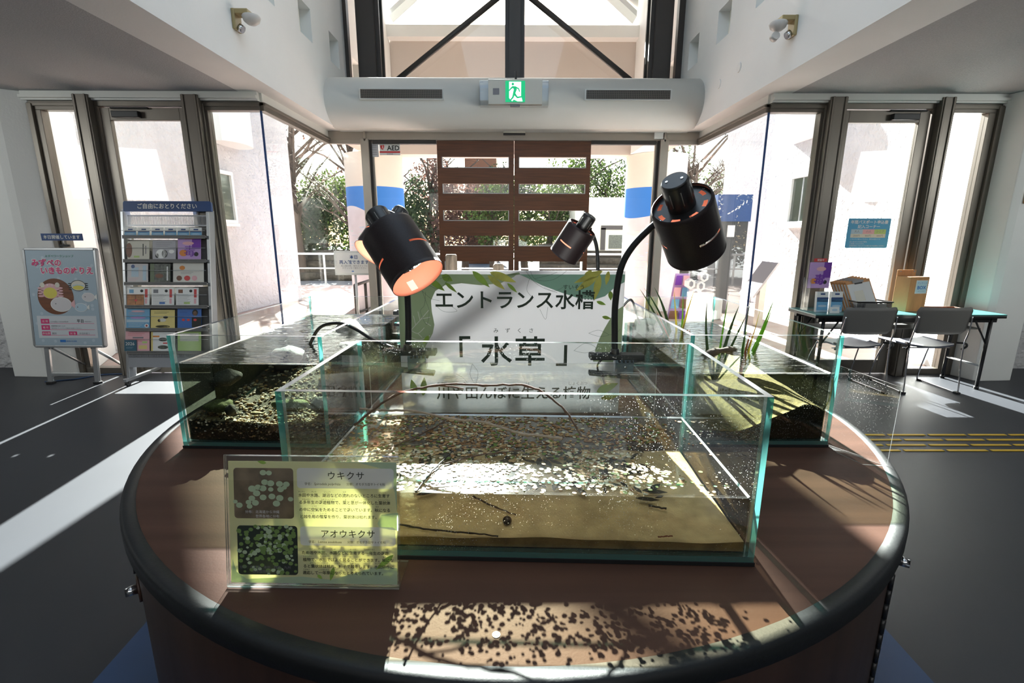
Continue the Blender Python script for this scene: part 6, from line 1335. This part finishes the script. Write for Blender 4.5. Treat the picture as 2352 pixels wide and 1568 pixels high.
m = MB(); m.box(-0.15, 1.2, -0.04, 0, 1.55, 1.68, STEEL_DK); m.box(-0.15, 0.0, -0.04, 0, 0.9, 1.6, STEEL_DK); m.box(0.12, 1.1, -0.03, 0, 0.95, 1.38, DKIMG); m.build('opening', e)
LF = [mat('foliage_dark', (0.020, 0.034, 0.012), 0.7, noise=(1.2, 0.4), trans=0.25), mat('foliage_green', (0.060, 0.095, 0.018), 0.7, noise=(1.2, 0.4), trans=0.3), mat('foliage_autumn', (0.12, 0.065, 0.05), 0.7, noise=(1.5, 0.4), trans=0.3)]
BARK = mat('tree_bark', (0.07, 0.05, 0.038), 0.9, noise=(6, 0.4, (1, 1, 0.3)))
def tree(x, y, h, r, kind, label, seed, zc=0.6, nleaf=3600, group='trees beyond the paving'):
    rd = random.Random(seed); e = empty('tree', (x, y, -0.02), label=label, cat='tree', group=group)
    m = MB(); m.tube(smooth_path([(0, 0, 0), (0.08*rd.uniform(-1, 1), 0, h*0.25), (0.2*rd.uniform(-1, 1), 0.1, h*0.5), (0.1, 0, h*0.8)], 5), [0.16*(1-0.045*i) for i in range(16)], BARK, 8)
    br = []
    for k in range(9 if kind != 3 else 26):
        t = rd.uniform(0.25, 0.8); a_ = rd.random()*6.28; L = r*rd.uniform(0.6, 1.1); p0 = Vector((0, 0, h*t)); p2 = p0+Vector((math.cos(a_)*L, math.sin(a_)*L, L*rd.uniform(0.5, 1.1))); p1 = (p0+p2)/2+Vector((0, 0, 0.1*L)); m.tube([p0, p1, p2], [0.05, 0.03, 0.012], BARK, 5); br.append((p1, p2))
    if kind == 3:
        for p1, p2 in br:
            for q in range(7):
                s_ = p1+(p2-p1)*rd.random(); d = Vector((rd.uniform(-1, 1), rd.uniform(-1, 1), rd.uniform(0, 1.2)))*0.7; m.tube([s_, s_+d*0.5+Vector((0, 0, .05)), s_+d], [0.012, 0.008, 0.004], BARK, 4)
    m.build('trunk', e)
    if nleaf:
        m = MB(); mt = LF[min(kind, 2)]; blobs = [(Vector((rd.uniform(-.7, .7)*r, rd.uniform(-.5, .5)*r, h*(zc+rd.uniform(-.32, .34)))), r*rd.uniform(0.3, 0.55)) for _ in range(14)]
        for i in range(nleaf):
            c_, rr = blobs[i % 14]; d = Vector((rd.gauss(0, 1), rd.gauss(0, 1), rd.gauss(0, 1))).normalized()*rr*rd.random()**0.35; p = c_+d
            if p.z < 0.1: p.z = 0.1+rd.random()*0.3
            a_ = Vector((rd.uniform(-1, 1), rd.uniform(-1, 1), rd.uniform(-1, 1))).normalized()*rd.uniform(0.035, 0.075); b_ = a_.orthogonal().normalized()*a_.length*0.7
            m.add([p-a_, p-b_, p+a_, p+b_], [(0, 1, 2, 3)], mt)
        m.build('foliage', e)
rdt = random.Random(21)
specs = [(-9.2, 17, 4.2, 1.9, 0), (-7.6, 18.5, 3.6, 1.8, 1), (-6.3, 16.6, 2.7, 1.5, 0), (-5.0, 17.6, 3.2, 1.6, 1), (-3.9, 16.8, 3.3, 1.5, 0), (-2.9, 18.2, 3.9, 1.5, 2), (-1.8, 19.5, 3.4, 1.6, 2), (-0.6, 18.2, 3.4, 1.4, 1), (0.6, 19.2, 3.6, 1.6, 0), (1.5, 18.0, 3.3, 1.3, 1), (2.7, 18.6, 4.2, 1.6, 1), (3.8, 19.4, 4.8, 1.7, 0), (5.0, 18.0, 4.4, 1.7, 1), (6.6, 17.4, 2.9, 1.4, 0), (7.9, 18.0, 3.4, 1.6, 1), (9.3, 18.6, 3.6, 1.8, 0)]
kinds = ['dense dark evergreen', 'lighter green bushy tree', 'reddish brown autumn tree']
pos = ['at the outer left', 'second from the left end', 'low, beside the left building', 'between the left building and the porch', 'just left of the left column', 'behind the gap left of the wooden doors', 'behind the left wooden door', 'behind the upper left slots', 'straight behind the door meeting', 'behind the right wooden door', 'at the right door edge', 'in the gap right of the doors', 'behind the right column', 'low, right of the right column', 'behind the kiosk', 'at the outer right']
for i, (x, y, h, r, k) in enumerate(specs): tree(x, y, h, r, k, '%s beyond the paving, %s' % (kinds[k], pos[i]), 100+i)
for i, (x, y, h, lab) in enumerate(((-6.5, 15.2, 6.6, 'beside the left building'), (-5.0, 15.8, 5.6, 'nearer the left column'), (-3.0, 20.5, 6.5, 'behind the autumn trees'), (5.6, 15.4, 4.4, 'right of the right column'))):
    tree(x, y, h, 1.7, 3, 'bare winter tree with fine branches, %s' % lab, 200+i, nleaf=60 if i != 3 else 0, group='bare trees beyond the paving')
m = MB(); m.box(-0.75, 0.75, 0, 3, 0, 5.2, BROWN); m.build('far_building', loc=(-1.4, 24, -0.03), label='brown building corner far behind the left wooden door', cat='building')
